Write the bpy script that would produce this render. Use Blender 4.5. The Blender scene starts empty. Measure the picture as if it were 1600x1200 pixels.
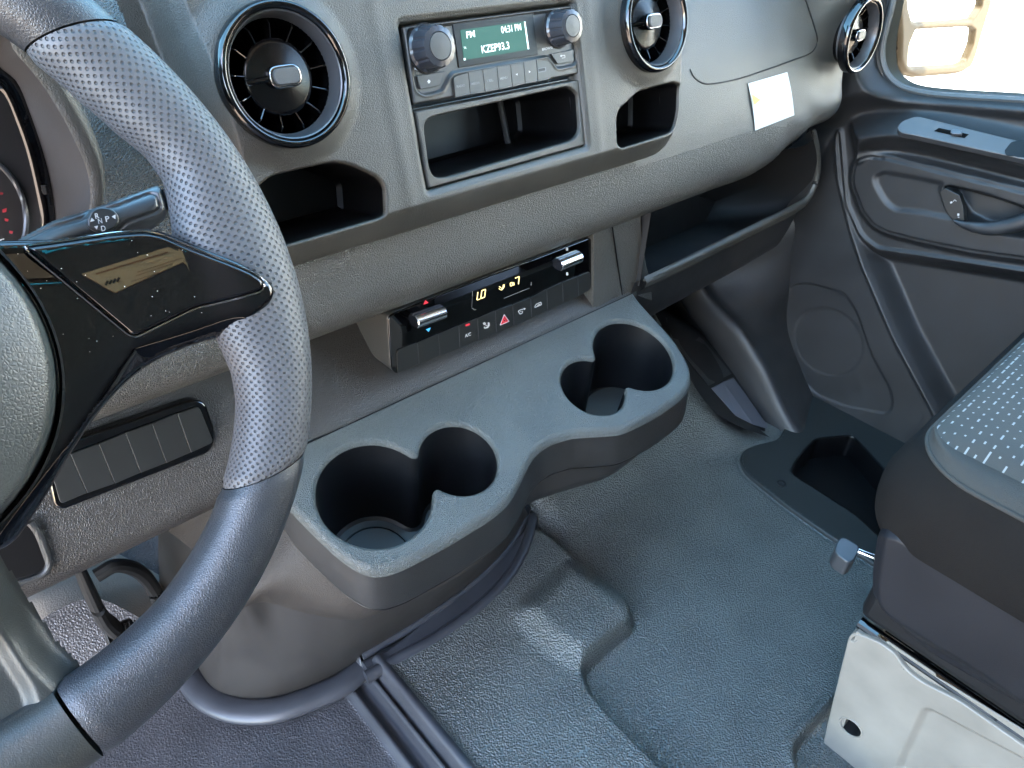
import bpy, bmesh, math, random
import numpy as np
from mathutils import Vector, Matrix
S = bpy.context.scene
COL = S.collection
rad = math.radians
# ------------------------------------------------------------------ camera (at the origin, passenger floor at z=-0.85)
YAW, PIT, ROL, FPX = rad(43.70), rad(36.07), rad(2.88), 1136.85
cf = np.array([math.sin(YAW)*math.cos(PIT), math.cos(YAW)*math.cos(PIT), -math.sin(PIT)])
r0 = np.array([math.cos(YAW), -math.sin(YAW), 0.0]); u0 = np.cross(r0, cf)
cr = r0*math.cos(ROL)+u0*math.sin(ROL); cu = -r0*math.sin(ROL)+u0*math.cos(ROL)
cam = bpy.data.cameras.new('camera'); camo = bpy.data.objects.new('camera', cam); COL.objects.link(camo)
m = Matrix(((cr[0], cu[0], -cf[0], 0), (cr[1], cu[1], -cf[1], 0), (cr[2], cu[2], -cf[2], 0), (0, 0, 0, 1)))
camo.matrix_world = m
cam.sensor_width = 36; cam.lens = 36*FPX/1600; cam.clip_start = .02; cam.clip_end = 2000
S.camera = camo
S.render.resolution_x = 1024; S.render.resolution_y = 768
# ------------------------------------------------------------------ world, sun, exposure
SUN_DIR = Vector((-.42, -1.0, 1.0)).normalized()
w = bpy.data.worlds.new('World'); S.world = w; w.use_nodes = True
nt = w.node_tree; bg = nt.nodes['Background']
sky = nt.nodes.new('ShaderNodeTexSky'); sky.sky_type = 'NISHITA'; sky.sun_disc = False
sky.sun_elevation = math.asin(SUN_DIR.z); sky.sun_rotation = math.atan2(SUN_DIR.x, SUN_DIR.y)
nt.links.new(sky.outputs[0], bg.inputs[0]); bg.inputs[1].default_value = .135
sl = bpy.data.lights.new('sun', 'SUN'); sl.energy = 2.8; sl.angle = rad(.5); sl.color = (1, .90, .76)
so = bpy.data.objects.new('sun', sl); COL.objects.link(so)
so.rotation_euler = SUN_DIR.to_track_quat('Z', 'Y').to_euler()
S.view_settings.view_transform = 'Standard'; S.view_settings.look = 'None'
S.view_settings.exposure = 4.72; S.view_settings.gamma = 1
try:
    S.cycles.max_bounces = 8; S.cycles.diffuse_bounces = 5; S.cycles.glossy_bounces = 4; S.cycles.transparent_max_bounces = 8
except Exception: pass

# ------------------------------------------------------------------ materials
MATS = {}
def mat(name, col, rough=.5, spec=.5, metal=0, grain=None, scale=500, dist=.0003, bstr=1.0, coat=0, var=0.0, emit=None, estr=1, nscale=None, raw=False):
    if name in MATS: return MATS[name]
    if max(col) < .2 and not metal and not raw: col = tuple(c*.34 for c in col); spec = min(1, spec*1.3)
    M = bpy.data.materials.new(name); M.use_nodes = True; n = M.node_tree.nodes; L = M.node_tree.links
    b = n['Principled BSDF']; b.inputs['Base Color'].default_value = (*col, 1); b.inputs['Roughness'].default_value = rough
    b.inputs['Specular IOR Level'].default_value = spec; b.inputs['Metallic'].default_value = metal
    if coat: b.inputs['Coat Weight'].default_value = coat; b.inputs['Coat Roughness'].default_value = .03
    if emit: b.inputs['Emission Color'].default_value = (*emit, 1); b.inputs['Emission Strength'].default_value = estr
    tc = n.new('ShaderNodeTexCoord')
    if grain:
        mp = n.new('ShaderNodeVectorMath'); mp.operation = 'ADD'
        nz = n.new('ShaderNodeTexNoise'); nz.inputs['Scale'].default_value = scale*.6; nz.inputs['Detail'].default_value = 3
        L.new(tc.outputs['Object'], nz.inputs['Vector'])
        sc = n.new('ShaderNodeVectorMath'); sc.operation = 'SCALE'; sc.inputs[3].default_value = .6/scale
        L.new(nz.outputs['Color'], sc.inputs[0]); L.new(tc.outputs['Object'], mp.inputs[0]); L.new(sc.outputs[0], mp.inputs[1])
        if grain in ('leather', 'pebble'):
            v = n.new('ShaderNodeTexVoronoi'); v.feature = 'DISTANCE_TO_EDGE' if grain == 'leather' else 'F1'
            v.inputs['Scale'].default_value = scale; L.new(mp.outputs[0], v.inputs['Vector'])
            cl = n.new('ShaderNodeMapRange'); cl.interpolation_type = 'SMOOTHSTEP'
            if grain == 'leather': cl.inputs[1].default_value = 0; cl.inputs[2].default_value = .32
            else: cl.inputs[1].default_value = .1; cl.inputs[2].default_value = .75; cl.inputs[3].default_value = 1; cl.inputs[4].default_value = 0
            L.new(v.outputs['Distance'], cl.inputs[0]); h = cl.outputs[0]
            n2 = n.new('ShaderNodeTexNoise'); n2.inputs['Scale'].default_value = scale*.5; n2.inputs['Detail'].default_value = 4
            L.new(tc.outputs['Object'], n2.inputs['Vector'])
            ad = n.new('ShaderNodeMath'); ad.operation = 'MULTIPLY_ADD'; ad.inputs[1].default_value = .9
            L.new(n2.outputs['Fac'], ad.inputs[0]); L.new(h, ad.inputs[2]); h = ad.outputs[0]
        else:
            n2 = n.new('ShaderNodeTexNoise'); n2.inputs['Scale'].default_value = scale; n2.inputs['Detail'].default_value = 2
            L.new(tc.outputs['Object'], n2.inputs['Vector']); h = n2.outputs['Fac']
        bp = n.new('ShaderNodeBump'); bp.inputs['Distance'].default_value = dist; bp.inputs['Strength'].default_value = bstr
        L.new(h, bp.inputs['Height']); L.new(bp.outputs[0], b.inputs['Normal'])
    if var:
        nv = n.new('ShaderNodeTexNoise'); nv.inputs['Scale'].default_value = nscale or 18; nv.inputs['Detail'].default_value = 6
        L.new(tc.outputs['Object'], nv.inputs['Vector'])
        mr = n.new('ShaderNodeMapRange'); mr.inputs[1].default_value = .3; mr.inputs[2].default_value = .7
        mr.inputs[3].default_value = max(.02, rough-var); mr.inputs[4].default_value = min(1, rough+var)
        L.new(nv.outputs['Fac'], mr.inputs[0]); L.new(mr.outputs[0], b.inputs['Roughness'])
        hs = n.new('ShaderNodeMapRange'); hs.inputs[1].default_value = .3; hs.inputs[2].default_value = .7
        hs.inputs[3].default_value = .85; hs.inputs[4].default_value = 1.15; L.new(nv.outputs['Fac'], hs.inputs[0])
        mx = n.new('ShaderNodeVectorMath'); mx.operation = 'SCALE'; mx.inputs[0].default_value = col
        L.new(hs.outputs[0], mx.inputs[3]); L.new(mx.outputs[0], b.inputs['Base Color'])
    MATS[name] = M; return M
FASC = mat('fascia plastic', (.112, .106, .089), .42, grain='fine', scale=1100, dist=.0006, var=.05)
PAD = mat('dash pad plastic', (.128, .121, .103), .42, grain='leather', scale=520, dist=.0005, var=.05)
DASH = mat('passenger dash plastic', (.128, .123, .106), .44, grain='fine', scale=1100, dist=.0005, var=.05)
LOWER = mat('lower dash plastic', (.068, .058, .049), .46, grain='leather', scale=460, dist=.0003, var=.05)
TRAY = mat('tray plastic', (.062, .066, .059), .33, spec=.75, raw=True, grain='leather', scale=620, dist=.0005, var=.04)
TRAYB = mat('shaded tray plastic', (.040, .039, .037), .45, grain='fine', scale=1500, dist=.0003, var=.05)  # tray plastic darkened, shade of the downward-facing skirt put into the colour
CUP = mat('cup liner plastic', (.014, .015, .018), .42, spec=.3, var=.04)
FLOOR = mat('floor mat rubber', (.064, .067, .060), .31, spec=.85, raw=True, grain='pebble', scale=400, dist=.0011, var=.03)
FLOORS = mat('smooth floor trim', (.036, .037, .042), .38, raw=True, grain='fine', scale=1500, dist=.0001, var=.05)
DOOR = mat('door plastic', (.046, .046, .048), .46, spec=.36, grain='fine', scale=1500, dist=.0002, var=.06)
DOORL = mat('door armrest plastic', (.055, .057, .062), .42, grain='fine', scale=1500, dist=.0002, var=.05)
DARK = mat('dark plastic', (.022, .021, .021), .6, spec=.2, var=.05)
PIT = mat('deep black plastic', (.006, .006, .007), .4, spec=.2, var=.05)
GLOSS = mat('piano black', (.004, .004, .005), .015)
BTN = mat('button plastic', (.030, .032, .031), .40)
BTNR = mat('radio button plastic', (.060, .058, .054), .45)
RADIO = mat('radio plastic', (.062, .060, .055), .45, grain='fine', scale=1800, dist=.0001)
CHROME = mat('chrome', (.85, .85, .85), .12, metal=1)
SATIN = mat('satin grey', (.085, .085, .09), .30, metal=.5)
KNOBM = mat('radio knob plastic', (.07, .075, .09), .28)
WHITE = mat('white print', (.50, .50, .50), .5)
DIM = mat('dim print', (.24, .24, .23), .5)
RED = mat('red print', (.7, .04, .06), .4, emit=(.8, .03, .05), estr=.02)
BLUE = mat('blue print', (.06, .35, .7), .4, emit=(.05, .3, .7), estr=.02)
AMBER = mat('amber digits', (.6, .5, .2), .5, emit=(1, .78, .32), estr=.07)
LCD = mat('lcd backlight', (.01, .06, .05), .4, spec=.1, emit=(.085, .26, .215), estr=.030)
LCDT = mat('lcd text', (.5, .6, .58), .4, emit=(.8, 1, .95), estr=.05)
PAPER = mat('paper sticker', (.60, .61, .58), .6)
YELLOW = mat('yellow print', (.75, .62, .12), .6)
BASEM = mat('painted seat base', (.225, .198, .158), .42, var=.06)
SEATS = mat('seat side fabric', (.030, .025, .021), .9, spec=.1, grain='fine', scale=1400, dist=.0006, var=.03)
BOLST = mat('seat bolster fabric', (.125, .117, .10), .9, spec=.25, grain='fine', scale=1200, dist=.0006)
PLAST = mat('seat trim plastic', (.030, .029, .033), .5, spec=.2, grain='fine', scale=1600, dist=.0002, var=.05)
HEAD = mat('headliner', (.36, .32, .27), .9)
REAR = mat('rear wall panel', (.11, .08, .062), .8)
BODY = mat('body paint', (.75, .75, .75), .3)
WHEELP = mat('wheel plastic', (.055, .062, .058), .42, grain='fine', scale=1400, dist=.00015)
AIRB = mat('hub pad plastic', (.10, .112, .104), .42, grain='leather', scale=620, dist=.00009)

def glassmat():
    M = bpy.data.materials.new('window glass'); M.use_nodes = True; n = M.node_tree.nodes; L = M.node_tree.links
    n.remove(n['Principled BSDF']); o = n['Material Output']
    t = n.new('ShaderNodeBsdfTransparent'); t.inputs[0].default_value = (.92, .96, .94, 1)
    g = n.new('ShaderNodeBsdfGlossy'); g.inputs[1].default_value = .02
    fr = n.new('ShaderNodeFresnel'); fr.inputs[0].default_value = 1.3; mx = n.new('ShaderNodeMixShader')
    L.new(fr.outputs[0], mx.inputs[0]); L.new(t.outputs[0], mx.inputs[1]); L.new(g.outputs[0], mx.inputs[2]); L.new(mx.outputs[0], o.inputs[0])
    return M
GLASS = glassmat()

# ------------------------------------------------------------------ projection helpers: pixel of a sight line -> point on a real plane
def ray(x, y): return cf+cr*((x-800)/FPX)-cu*((y-600)/FPX)
A3 = lambda *a: np.array(a, float)
def on(x, y, p, n):
    d = ray(x, y); return d*(np.dot(p, n)/np.dot(d, n))
def atX(x, y, v): return on(x, y, A3(v, 0, 0), A3(1, 0, 0))
def atY(x, y, v): return on(x, y, A3(0, v, 0), A3(0, 1, 0))
def atZ(x, y, v): return on(x, y, A3(0, 0, v), A3(0, 0, 1))
class Fr:
    def __init__(s, O, U, V):
        s.O = np.array(O, float); s.U = np.array(U, float)/np.linalg.norm(U); V = np.array(V, float)
        V = V-s.U*np.dot(V, s.U); s.V = V/np.linalg.norm(V); s.N = np.cross(s.U, s.V)
    def px(s, x, y, h=0):
        q = on(x, y, s.O+s.N*h, s.N)-s.O; return (q@s.U, q@s.V)
    def pxs(s, P, h=0): return [s.px(x, y, h) for x, y in P]
    def w(s, u, v, h=0):
        u = np.asarray(u, float)[..., None]; v = np.asarray(v, float)[..., None]; h = np.asarray(h, float)[..., None]
        return s.O+u*s.U+v*s.V+h*s.N
    def up(s, h): return Fr(s.O+s.N*h, s.U, s.V)

# ------------------------------------------------------------------ object helpers
def tag(o, label=None, cat=None, group=None, kind=None):
    if label: o['label'] = label
    if cat: o['category'] = cat
    if group: o['group'] = group
    if kind: o['kind'] = kind
    return o
def thing(name, loc, label, cat, group=None):
    o = bpy.data.objects.new(name, None); COL.objects.link(o); o.location = loc; o.empty_display_size = .05
    bpy.context.view_layer.update()
    return tag(o, label, cat, group)
def link(name, me, M, parent=None):
    o = bpy.data.objects.new(name, me); COL.objects.link(o)
    if M and not me.materials: me.materials.append(M)
    if parent:
        o.parent = parent; o.matrix_parent_inverse = Matrix.LocRotScale(*WL(parent)).inverted()
    return o
def WL(o):
    mm = Matrix.LocRotScale(o.location, o.rotation_euler, o.scale)
    p = o.parent
    if p: mm = Matrix.LocRotScale(*WL(p)) @ o.matrix_parent_inverse @ mm
    return mm.decompose()
def mobj(name, V, F, M, parent=None, smooth=True, sharp=35, bevel=0, uv=None, seg=2):
    me = bpy.data.meshes.new(name)
    V = np.asarray(V, float)
    if isinstance(F, np.ndarray):
        nf = len(F); k = F.shape[1]
        me.vertices.add(len(V)); me.vertices.foreach_set('co', V.ravel())
        me.loops.add(nf*k); me.loops.foreach_set('vertex_index', F.ravel().astype(np.int32))
        me.polygons.add(nf); me.polygons.foreach_set('loop_start', np.arange(0, nf*k, k, dtype=np.int32))
        me.polygons.foreach_set('loop_total', np.full(nf, k, dtype=np.int32))
        me.update(calc_edges=True); me.validate()
    else:
        me.from_pydata([tuple(v) for v in V], [], [tuple(f) for f in F]); me.validate(); me.update()
    if uv is not None:
        ul = me.uv_layers.new(name='UVMap'); li = np.zeros(len(me.loops), dtype=np.int32); me.loops.foreach_get('vertex_index', li)
        ul.data.foreach_set('uv', np.asarray(uv)[li].ravel())
    if smooth:
        me.polygons.foreach_set('use_smooth', np.ones(len(me.polygons), dtype=bool))
        if sharp: me.set_sharp_from_angle(angle=rad(sharp))
    o = link(name, me, M, parent)
    if bevel:
        b = o.modifiers.new('bevel', 'BEVEL'); b.width = bevel; b.segments = seg; b.limit_method = 'ANGLE'; b.angle_limit = rad(50); b.harden_normals = False
    return o
def rnd(P, r, n=5):
    P = [np.array(p, float) for p in P]; out = []; k = len(P)
    rr = r if hasattr(r, '__len__') else [r]*k
    for i in range(k):
        a, b, c = P[i-1], P[i], P[(i+1) % k]; la, lc = np.linalg.norm(a-b), np.linalg.norm(c-b)
        q = min(rr[i], la*.49, lc*.49)
        if q <= 0: out.append(b); continue
        s = b+(a-b)/la*q; e = b+(c-b)/lc*q
        for j in range(n+1):
            t = j/n; out.append((1-t)**2*s+2*t*(1-t)*b+t*t*e)
    return [tuple(p) for p in out]
def sdf(P, U, V):
    P = np.array(P, float); d = np.full(U.shape, 1e9); ins = np.zeros(U.shape, bool)
    for i in range(len(P)):
        a, b = P[i-1], P[i]; e = b-a; L2 = max(e@e, 1e-14)
        t = np.clip(((U-a[0])*e[0]+(V-a[1])*e[1])/L2, 0, 1)
        d = np.minimum(d, (U-a[0]-t*e[0])**2+(V-a[1]-t*e[1])**2)
        c = (a[1] > V) != (b[1] > V)
        with np.errstate(divide='ignore', invalid='ignore'):
            x = a[0]+(V-a[1])*e[0]/(e[1] if e[1] != 0 else 1e-12)
        ins ^= c & (U < x)
    d = np.sqrt(d); return np.where(ins, -d, d)
def pdist(P, U, V):
    P = np.array(P, float); d = np.full(U.shape, 1e9)
    for i in range(1, len(P)):
        a, b = P[i-1], P[i]; e = b-a; L2 = max(e@e, 1e-14)
        t = np.clip(((U-a[0])*e[0]+(V-a[1])*e[1])/L2, 0, 1)
        d = np.minimum(d, (U-a[0]-t*e[0])**2+(V-a[1]-t*e[1])**2)
    return np.sqrt(d)
def ss(x, a, b):
    t = np.clip((x-a)/(b-a), 0, 1); return t*t*(3-2*t)
def hf(name, fr, ub, vb, step, func, M, parent=None, keep=None, back=None, sharp=0):
    nu = int((ub[1]-ub[0])/step)+1; nv = int((vb[1]-vb[0])/step)+1
    U, V = np.meshgrid(np.linspace(*ub, nu), np.linspace(*vb, nv)); H = func(U, V)
    W = fr.w(U, V, H).reshape(-1, 3); I = np.arange(nu*nv).reshape(nv, nu)
    Fq = np.stack([I[:-1, :-1], I[:-1, 1:], I[1:, 1:], I[1:, :-1]], -1).reshape(-1, 4)
    if keep is not None:
        K = keep(U, V).ravel(); Fq = Fq[K[Fq].all(1)]
        used = np.zeros(len(W), bool); used[Fq.ravel()] = True; ix = np.cumsum(used)-1; W = W[used]; Fq = ix[Fq]
    return mobj(name, W, Fq, M, parent, sharp=sharp)
def plate(name, fr, P, h0, h1, M, parent=None, bevel=0, r=0, seg=2, top_scale=None):
    if r: P = rnd(P, r)
    ar = sum(P[i-1][0]*P[i][1]-P[i][0]*P[i-1][1] for i in range(len(P)))
    if ar < 0: P = P[::-1]
    k = len(P); a = [fr.w(u, v, h0) for u, v in P]; T = P
    if top_scale:
        c = np.mean(P, 0); T = [tuple(c+(np.array(p)-c)*top_scale) for p in P]
    b = [fr.w(u, v, h1) for u, v in T]
    F = [list(range(k))[::-1], list(range(k, 2*k))]+[[i, (i+1) % k, k+(i+1) % k, k+i] for i in range(k)]
    return mobj(name, a+b, F, M, parent, bevel=bevel, seg=seg)
def catmull(P, n, arc=True):
    P = np.array(P, float)
    if len(P) == 2: return P[0]+(P[1]-P[0])*np.linspace(0, 1, n)[:, None]
    L = np.r_[0, np.cumsum(np.linalg.norm(np.diff(P, axis=0), axis=1)+1e-9)] if arc else np.arange(len(P))
    t = np.linspace(0, L[-1], n); T = np.zeros_like(P)
    T[1:-1] = ((P[2:]-P[:-2]).T/(L[2:]-L[:-2])).T; T[0] = (P[1]-P[0])/(L[1]-L[0]); T[-1] = (P[-1]-P[-2])/(L[-1]-L[-2])
    i = np.clip(np.searchsorted(L, t, side='right')-1, 0, len(P)-2); h = L[i+1]-L[i]; s = (t-L[i])/h
    s = s[:, None]; h = h[:, None]
    return (2*s**3-3*s**2+1)*P[i]+(s**3-2*s**2+s)*h*T[i]+(-2*s**3+3*s**2)*P[i+1]+(s**3-s**2)*h*T[i+1]
def loft(name, C, M, parent=None, nu=60, nv=40, flip=False, sharp=40, lin=False):
    R = np.array([catmull(c, nu) for c in C])
    if lin: G = R
    else: G = np.array([catmull(R[:, i], nv, True) for i in range(nu)]).transpose(1, 0, 2)
    a, b = G.shape[:2]; I = np.arange(a*b).reshape(a, b)
    F = np.stack([I[:-1, :-1], I[:-1, 1:], I[1:, 1:], I[1:, :-1]], -1).reshape(-1, 4)
    if flip: F = F[:, ::-1].copy()
    return mobj(name, G.reshape(-1, 3), F, M, parent, sharp=sharp)
def tube(name, P, r, M, parent=None, n=60, k=12, smooth_path=True, flat=1, up=None):
    Q = catmull(P, n) if smooth_path else np.array(P, float); n = len(Q); T = np.gradient(Q, axis=0); T /= np.linalg.norm(T, axis=1)[:, None]
    up = A3(0, 0, 1) if up is None else np.array(up); V = []
    rr = r if hasattr(r, '__len__') else [r]*n
    if len(rr) != n: rr = np.interp(np.linspace(0, 1, n), np.linspace(0, 1, len(rr)), rr)
    for i in range(n):
        a = np.cross(T[i], up); a /= np.linalg.norm(a); b = np.cross(a, T[i])
        for j in range(k):
            t = 2*math.pi*j/k; V.append(Q[i]+rr[i]*(a*math.cos(t)+flat*b*math.sin(t)))
    F = [[i*k+j, i*k+(j+1) % k, (i+1)*k+(j+1) % k, (i+1)*k+j] for i in range(n-1) for j in range(k)]
    F += [list(range(k))[::-1], list(range((n-1)*k, n*k))]
    return mobj(name, V, F, M, parent)
def lathe(name, fr, c, prof, M, parent=None, seg=64, sx=1, sharp=35, rib=None):
    V = []; k = len(prof)
    for i in range(seg):
        t = 2*math.pi*i/seg
        for j, (r, h) in enumerate(prof):
            q = r*(1-(rib[1] if rib and rib[2] <= j <= rib[3] and (i*rib[0]//seg*seg//rib[0] == i or (i-1)*rib[0]//seg*seg//rib[0] == i-1) else 0))
            V.append(fr.w(c[0]+q*math.cos(t)*sx, c[1]+q*math.sin(t), h))
    F = [[i*k+j, ((i+1) % seg)*k+j, ((i+1) % seg)*k+j+1, i*k+j+1] for i in range(seg) for j in range(k-1)]
    return mobj(name, V, F, M, parent, sharp=sharp)
FC = {}
def text(name, s, fr, p0, p1, hpx, M, parent=None, h=0.0003, wfit=True, shear=0):
    """p0,p1: ends of the baseline (pixels on frame fr); hpx: pixel of a point at cap height above p0"""
    cv = bpy.data.curves.new('t', 'FONT'); cv.body = s; cv.size = 1; cv.shear = shear; cv.offset = .012
    o = bpy.data.objects.new('t', cv); COL.objects.link(o); bpy.context.view_layer.update()
    me = bpy.data.meshes.new_from_object(o.evaluated_get(bpy.context.evaluated_depsgraph_get())); bpy.data.objects.remove(o)
    k = len(me.vertices); co = np.zeros(k*3); me.vertices.foreach_get('co', co); co = co.reshape(-1, 3)
    a = np.array(fr.px(*p0)); b = np.array(fr.px(*p1)); c = np.array(fr.px(*hpx))
    mn, mx = co[:, 0].min(), co[:, 0].max(); X = (co[:, 0]-mn)/(mx-mn); Y = co[:, 1]/.70
    q = a+X[:, None]*(b-a)+Y[:, None]*(c-a); W = fr.w(q[:, 0], q[:, 1], h)
    me.vertices.foreach_set('co', W.ravel()); me.materials.clear(); me.name = name; me.update()
    return link(name, me, M, parent)
def mark(name, fr, P, M, parent=None, h=.0003):
    """flat print: polygon given in pixels"""
    Q = fr.pxs(P); ar = sum(Q[i-1][0]*Q[i][1]-Q[i][0]*Q[i-1][1] for i in range(len(Q)))
    if ar < 0: Q = Q[::-1]
    return mobj(name, [fr.w(u, v, h) for u, v in Q], [list(range(len(Q)))], M, parent, smooth=False)
def joinpx(name, fr, polys, M, parent=None, h=.0003):
    V = []; F = []
    for P in polys:
        Q = fr.pxs(P); ar = sum(Q[i-1][0]*Q[i][1]-Q[i][0]*Q[i-1][1] for i in range(len(Q)))
        if ar < 0: Q = Q[::-1]
        F.append(list(range(len(V), len(V)+len(Q)))); V += [fr.w(u, v, h) for u, v in Q]
    return mobj(name, V, F, M, parent, smooth=False)
def seg(a, b, w):
    a = np.array(a, float); b = np.array(b, float); d = b-a; d /= np.linalg.norm(d); n = np.array([-d[1], d[0]])*w/2
    return [tuple(a-n), tuple(b-n), tuple(b+n), tuple(a+n)]
def box(name, lo, hi, M, parent=None, bevel=0):
    x0, y0, z0 = lo; x1, y1, z1 = hi
    V = [(x, y, z) for z in (z0, z1) for y in (y0, y1) for x in (x0, x1)]
    F = [(0, 2, 3, 1), (4, 5, 7, 6), (0, 1, 5, 4), (2, 6, 7, 3), (0, 4, 6, 2), (1, 3, 7, 5)]
    return mobj(name, V, F, M, parent, bevel=bevel)
# ------------------------------------------------------------------ outside ground and cab shell
LOT = mat('parking lot', (.34, .26, .19), .85, grain='fine', scale=40, dist=.004, var=.05, nscale=1.2)
gr = mobj('ground', [(-400, -400, -1.55), (400, -400, -1.55), (400, 400, -1.55), (-400, 400, -1.55)], [(0, 1, 2, 3)], LOT, smooth=False); tag(gr, kind='structure')
def struct(o): o['kind'] = 'structure'; return o
cab = thing('cab_shell', (.45, -.5, -.85), 'pale cab roof, rear wall and pillars of the van around the seats', 'van body')
rf = loft('roof', [[(-.55, y, z), (.4, y, z+.04), (1.32, y, z)] for y, z in ((-.62, .74), (-.4, .78), (-.1, .79), (.14, .75))], HEAD, cab, nu=12, nv=8)
mobj('rear_wall', [(-.85, -.62, -.85), (1.32, -.62, -.85), (1.32, -.62, .95), (-.85, -.62, .95), (-.85, -.65, -.85), (1.32, -.65, -.85), (1.32, -.65, .95), (-.85, -.65, .95)],
     [(0, 1, 2, 3), (7, 6, 5, 4), (0, 4, 5, 1), (3, 2, 6, 7), (0, 3, 7, 4), (1, 5, 6, 2)], REAR, cab, smooth=False)
tube('pillar', [(1.34, .80, -.30), (1.32, .50, .30), (1.30, .17, .76)], .035, BODY, cab, n=20)
tube('pillar', [(-.62, .86, -.30), (-.60, .54, .30), (-.55, .17, .76)], .045, BODY, cab, n=20)
box('body_side', (1.275, .58, -.98), (1.30, 1.06, -.28), DARK, cab)
box('body_side', (-.72, .62, -.98), (-.69, 1.06, -.28), DARK, cab)
box('windscreen_header', (-.55, .13, .71), (1.32, .19, .77), HEAD, cab, bevel=.01)

def tint():
    M = bpy.data.materials.new('windscreen glass'); M.use_nodes = True; n = M.node_tree.nodes; L = M.node_tree.links
    n.remove(n['Principled BSDF']); t = n.new('ShaderNodeBsdfTransparent'); t.inputs[0].default_value = (.80, .98, .95, 1)
    L.new(t.outputs[0], n['Material Output'].inputs[0]); return M
mobj('windscreen', [(-.62, .95, .02), (1.34, .95, .02), (1.30, .18, .755), (-.56, .18, .755), (-.62, .955, .024), (1.34, .955, .024), (1.30, .185, .759), (-.56, .185, .759)], [(0, 1, 2, 3), (7, 6, 5, 4), (0, 4, 5, 1), (1, 5, 6, 2), (2, 6, 7, 3), (3, 7, 4, 0)], tint(), cab, smooth=False)
bounce_wall = mobj('wall', [(5.0, 9, -1.55), (10.0, -7, -1.55), (10.4, -6.9, -1.55), (5.4, 9.1, -1.55), (5.0, 9, 2.6), (10.0, -7, 2.6), (10.4, -6.9, 2.6), (5.4, 9.1, 2.6)], [(0, 4, 5, 1), (2, 6, 7, 3), (4, 7, 6, 5), (0, 1, 2, 3), (1, 5, 6, 2), (0, 3, 7, 4)], mat('bounce wall paint', (.8, .79, .76), .8), None, smooth=False)  # added wall, bounces sunlight in through the passenger window
tag(bounce_wall, 'white wall added outside the passenger window to bounce sunlight into the cab', 'wall')
# what the gloss spoke mirrors: a tan label and a blue reflection card on the rear wall, the blue one added for its reflection
_n = A3(0, -math.cos(rad(28.22)), math.sin(rad(28.22))); _p = A3(-.0448, .3401, -.175)+_n*.0150
def mirrored(x, y, Y=-.617):
    h = on(x, y, _p, _n); d = ray(x, y); d = d-2*(d@_n)*_n; return h+d*((Y-h[1])/d[1])
LBM = mat('label paper', (.62, .40, .22), .6); LBL = mat('label print', (.30, .12, .05), .6)
lq = [mirrored(*p) for p in ((128, 428), (262, 386), (302, 402), (180, 457), (170, 452))]
lab = mobj('wall_label', [*lq, *[v+A3(0, -.002, 0) for v in lq]], [(0, 1, 2, 3, 4), (9, 8, 7, 6, 5)]+[(i, 5+i, 5+(i+1) % 5, (i+1) % 5) for i in range(5)], LBM, cab, smooth=False)
for a_, b_, w_ in (((150, 428), (262, 394), 2.4), ((215, 425), (288, 402), 1), ((212, 431), (270, 412), 1), ((205, 440), (250, 425), 1)):
    mobj('label_line', [mirrored(x, y, -.6155) for x, y in seg(a_, b_, w_)], [(0, 1, 2, 3)], LBL, lab, smooth=False)
for x_ in (165, 171, 177, 183): mobj('label_line', [mirrored(x, y, -.6155) for x, y in seg((x_, 446-(x_-165)*.3), (x_+3.4, 439-(x_-165)*.3), 3.2)], [(0, 1, 2, 3)], PIT, lab, smooth=False)
bq = [mirrored(*p) for p in ((-60, 380), (-10, 388), (30, 378), (90, 380), (120, 388), (60, 402), (38, 410), (22, 432), (20, 445), (0, 420), (-60, 380))][:10]
bq = [mirrored(x, y) for x, y in ((-90, 372), (200, 362), (205, 373), (110, 384), (42, 404), (24, 432), (18, 446), (-90, 450))]
mobj('blue_reflection_card', [*bq, *[v+A3(0, -.002, 0) for v in bq]], [tuple(range(8)), tuple(range(15, 7, -1))]+[(i, 8+i, 8+(i+1) % 8, (i+1) % 8) for i in range(8)], mat('blue reflection card', (.05, .62, .95), .6), cab, smooth=False)  # unseen, added only for its blue reflection in the gloss spoke
# ------------------------------------------------------------------ DASHBOARD
dash = thing('dashboard', (.47, .75, -.5), 'long grey moulded dashboard running from the wheel to the passenger door', 'dashboard')
DP = [(1.02, .02), (.88, .015), (.74, -.01), (.645, -.06), (.585, -.12), (.55, -.18), (.524, -.24), (.507, -.29), (.500, -.322), (.5015, -.339), (.509, -.3515), (.526, -.362), (.56, -.377), (.625, -.402)]
def prof(x):
    P = []
    k = float(ss(np.array(x), .93, 1.10)); e = float(ss(np.array(x), 1.135, 1.20))
    for y, z in DP:
        ye = min(y, .512+max(0, z+.12)*1.2) if z > -.30 else y
        y2 = y+(ye-y)*k; z2 = z
        if z < -.20: z2 = z+k*.045*float(ss(np.array(-z), .20, .34))
        y2 = y2+e*.09*(1 if y2 < .75 else .2); P.append((x, y2, z2))
    return P
XS = [-.6, -.3, 0, .3, .6, .85, .93, .98, 1.03, 1.08, 1.12, 1.15, 1.17, 1.185, 1.20]
PR = np.array([catmull(prof(x), 110) for x in XS])
V = []
for i in range(110): V.append(catmull(PR[:, i], 150))
V = np.array(V); a, b = V.shape[:2]; I = np.arange(a*b).reshape(a, b)
Fq = np.stack([I[:-1, :-1], I[1:, :-1], I[1:, 1:], I[:-1, 1:]], -1)
xm = V[:-1, :-1, 0]; zm = V[:-1, :-1, 2]
pas = (xm > .66) & (zm > -.285)
recess = (xm > .20) & (xm < .715) & (zm > -.262) & (zm < .06)
mobj('dash_pad', V.reshape(-1, 3), Fq[~pas & ~recess].reshape(-1, 4), PAD, dash, sharp=0)
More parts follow.
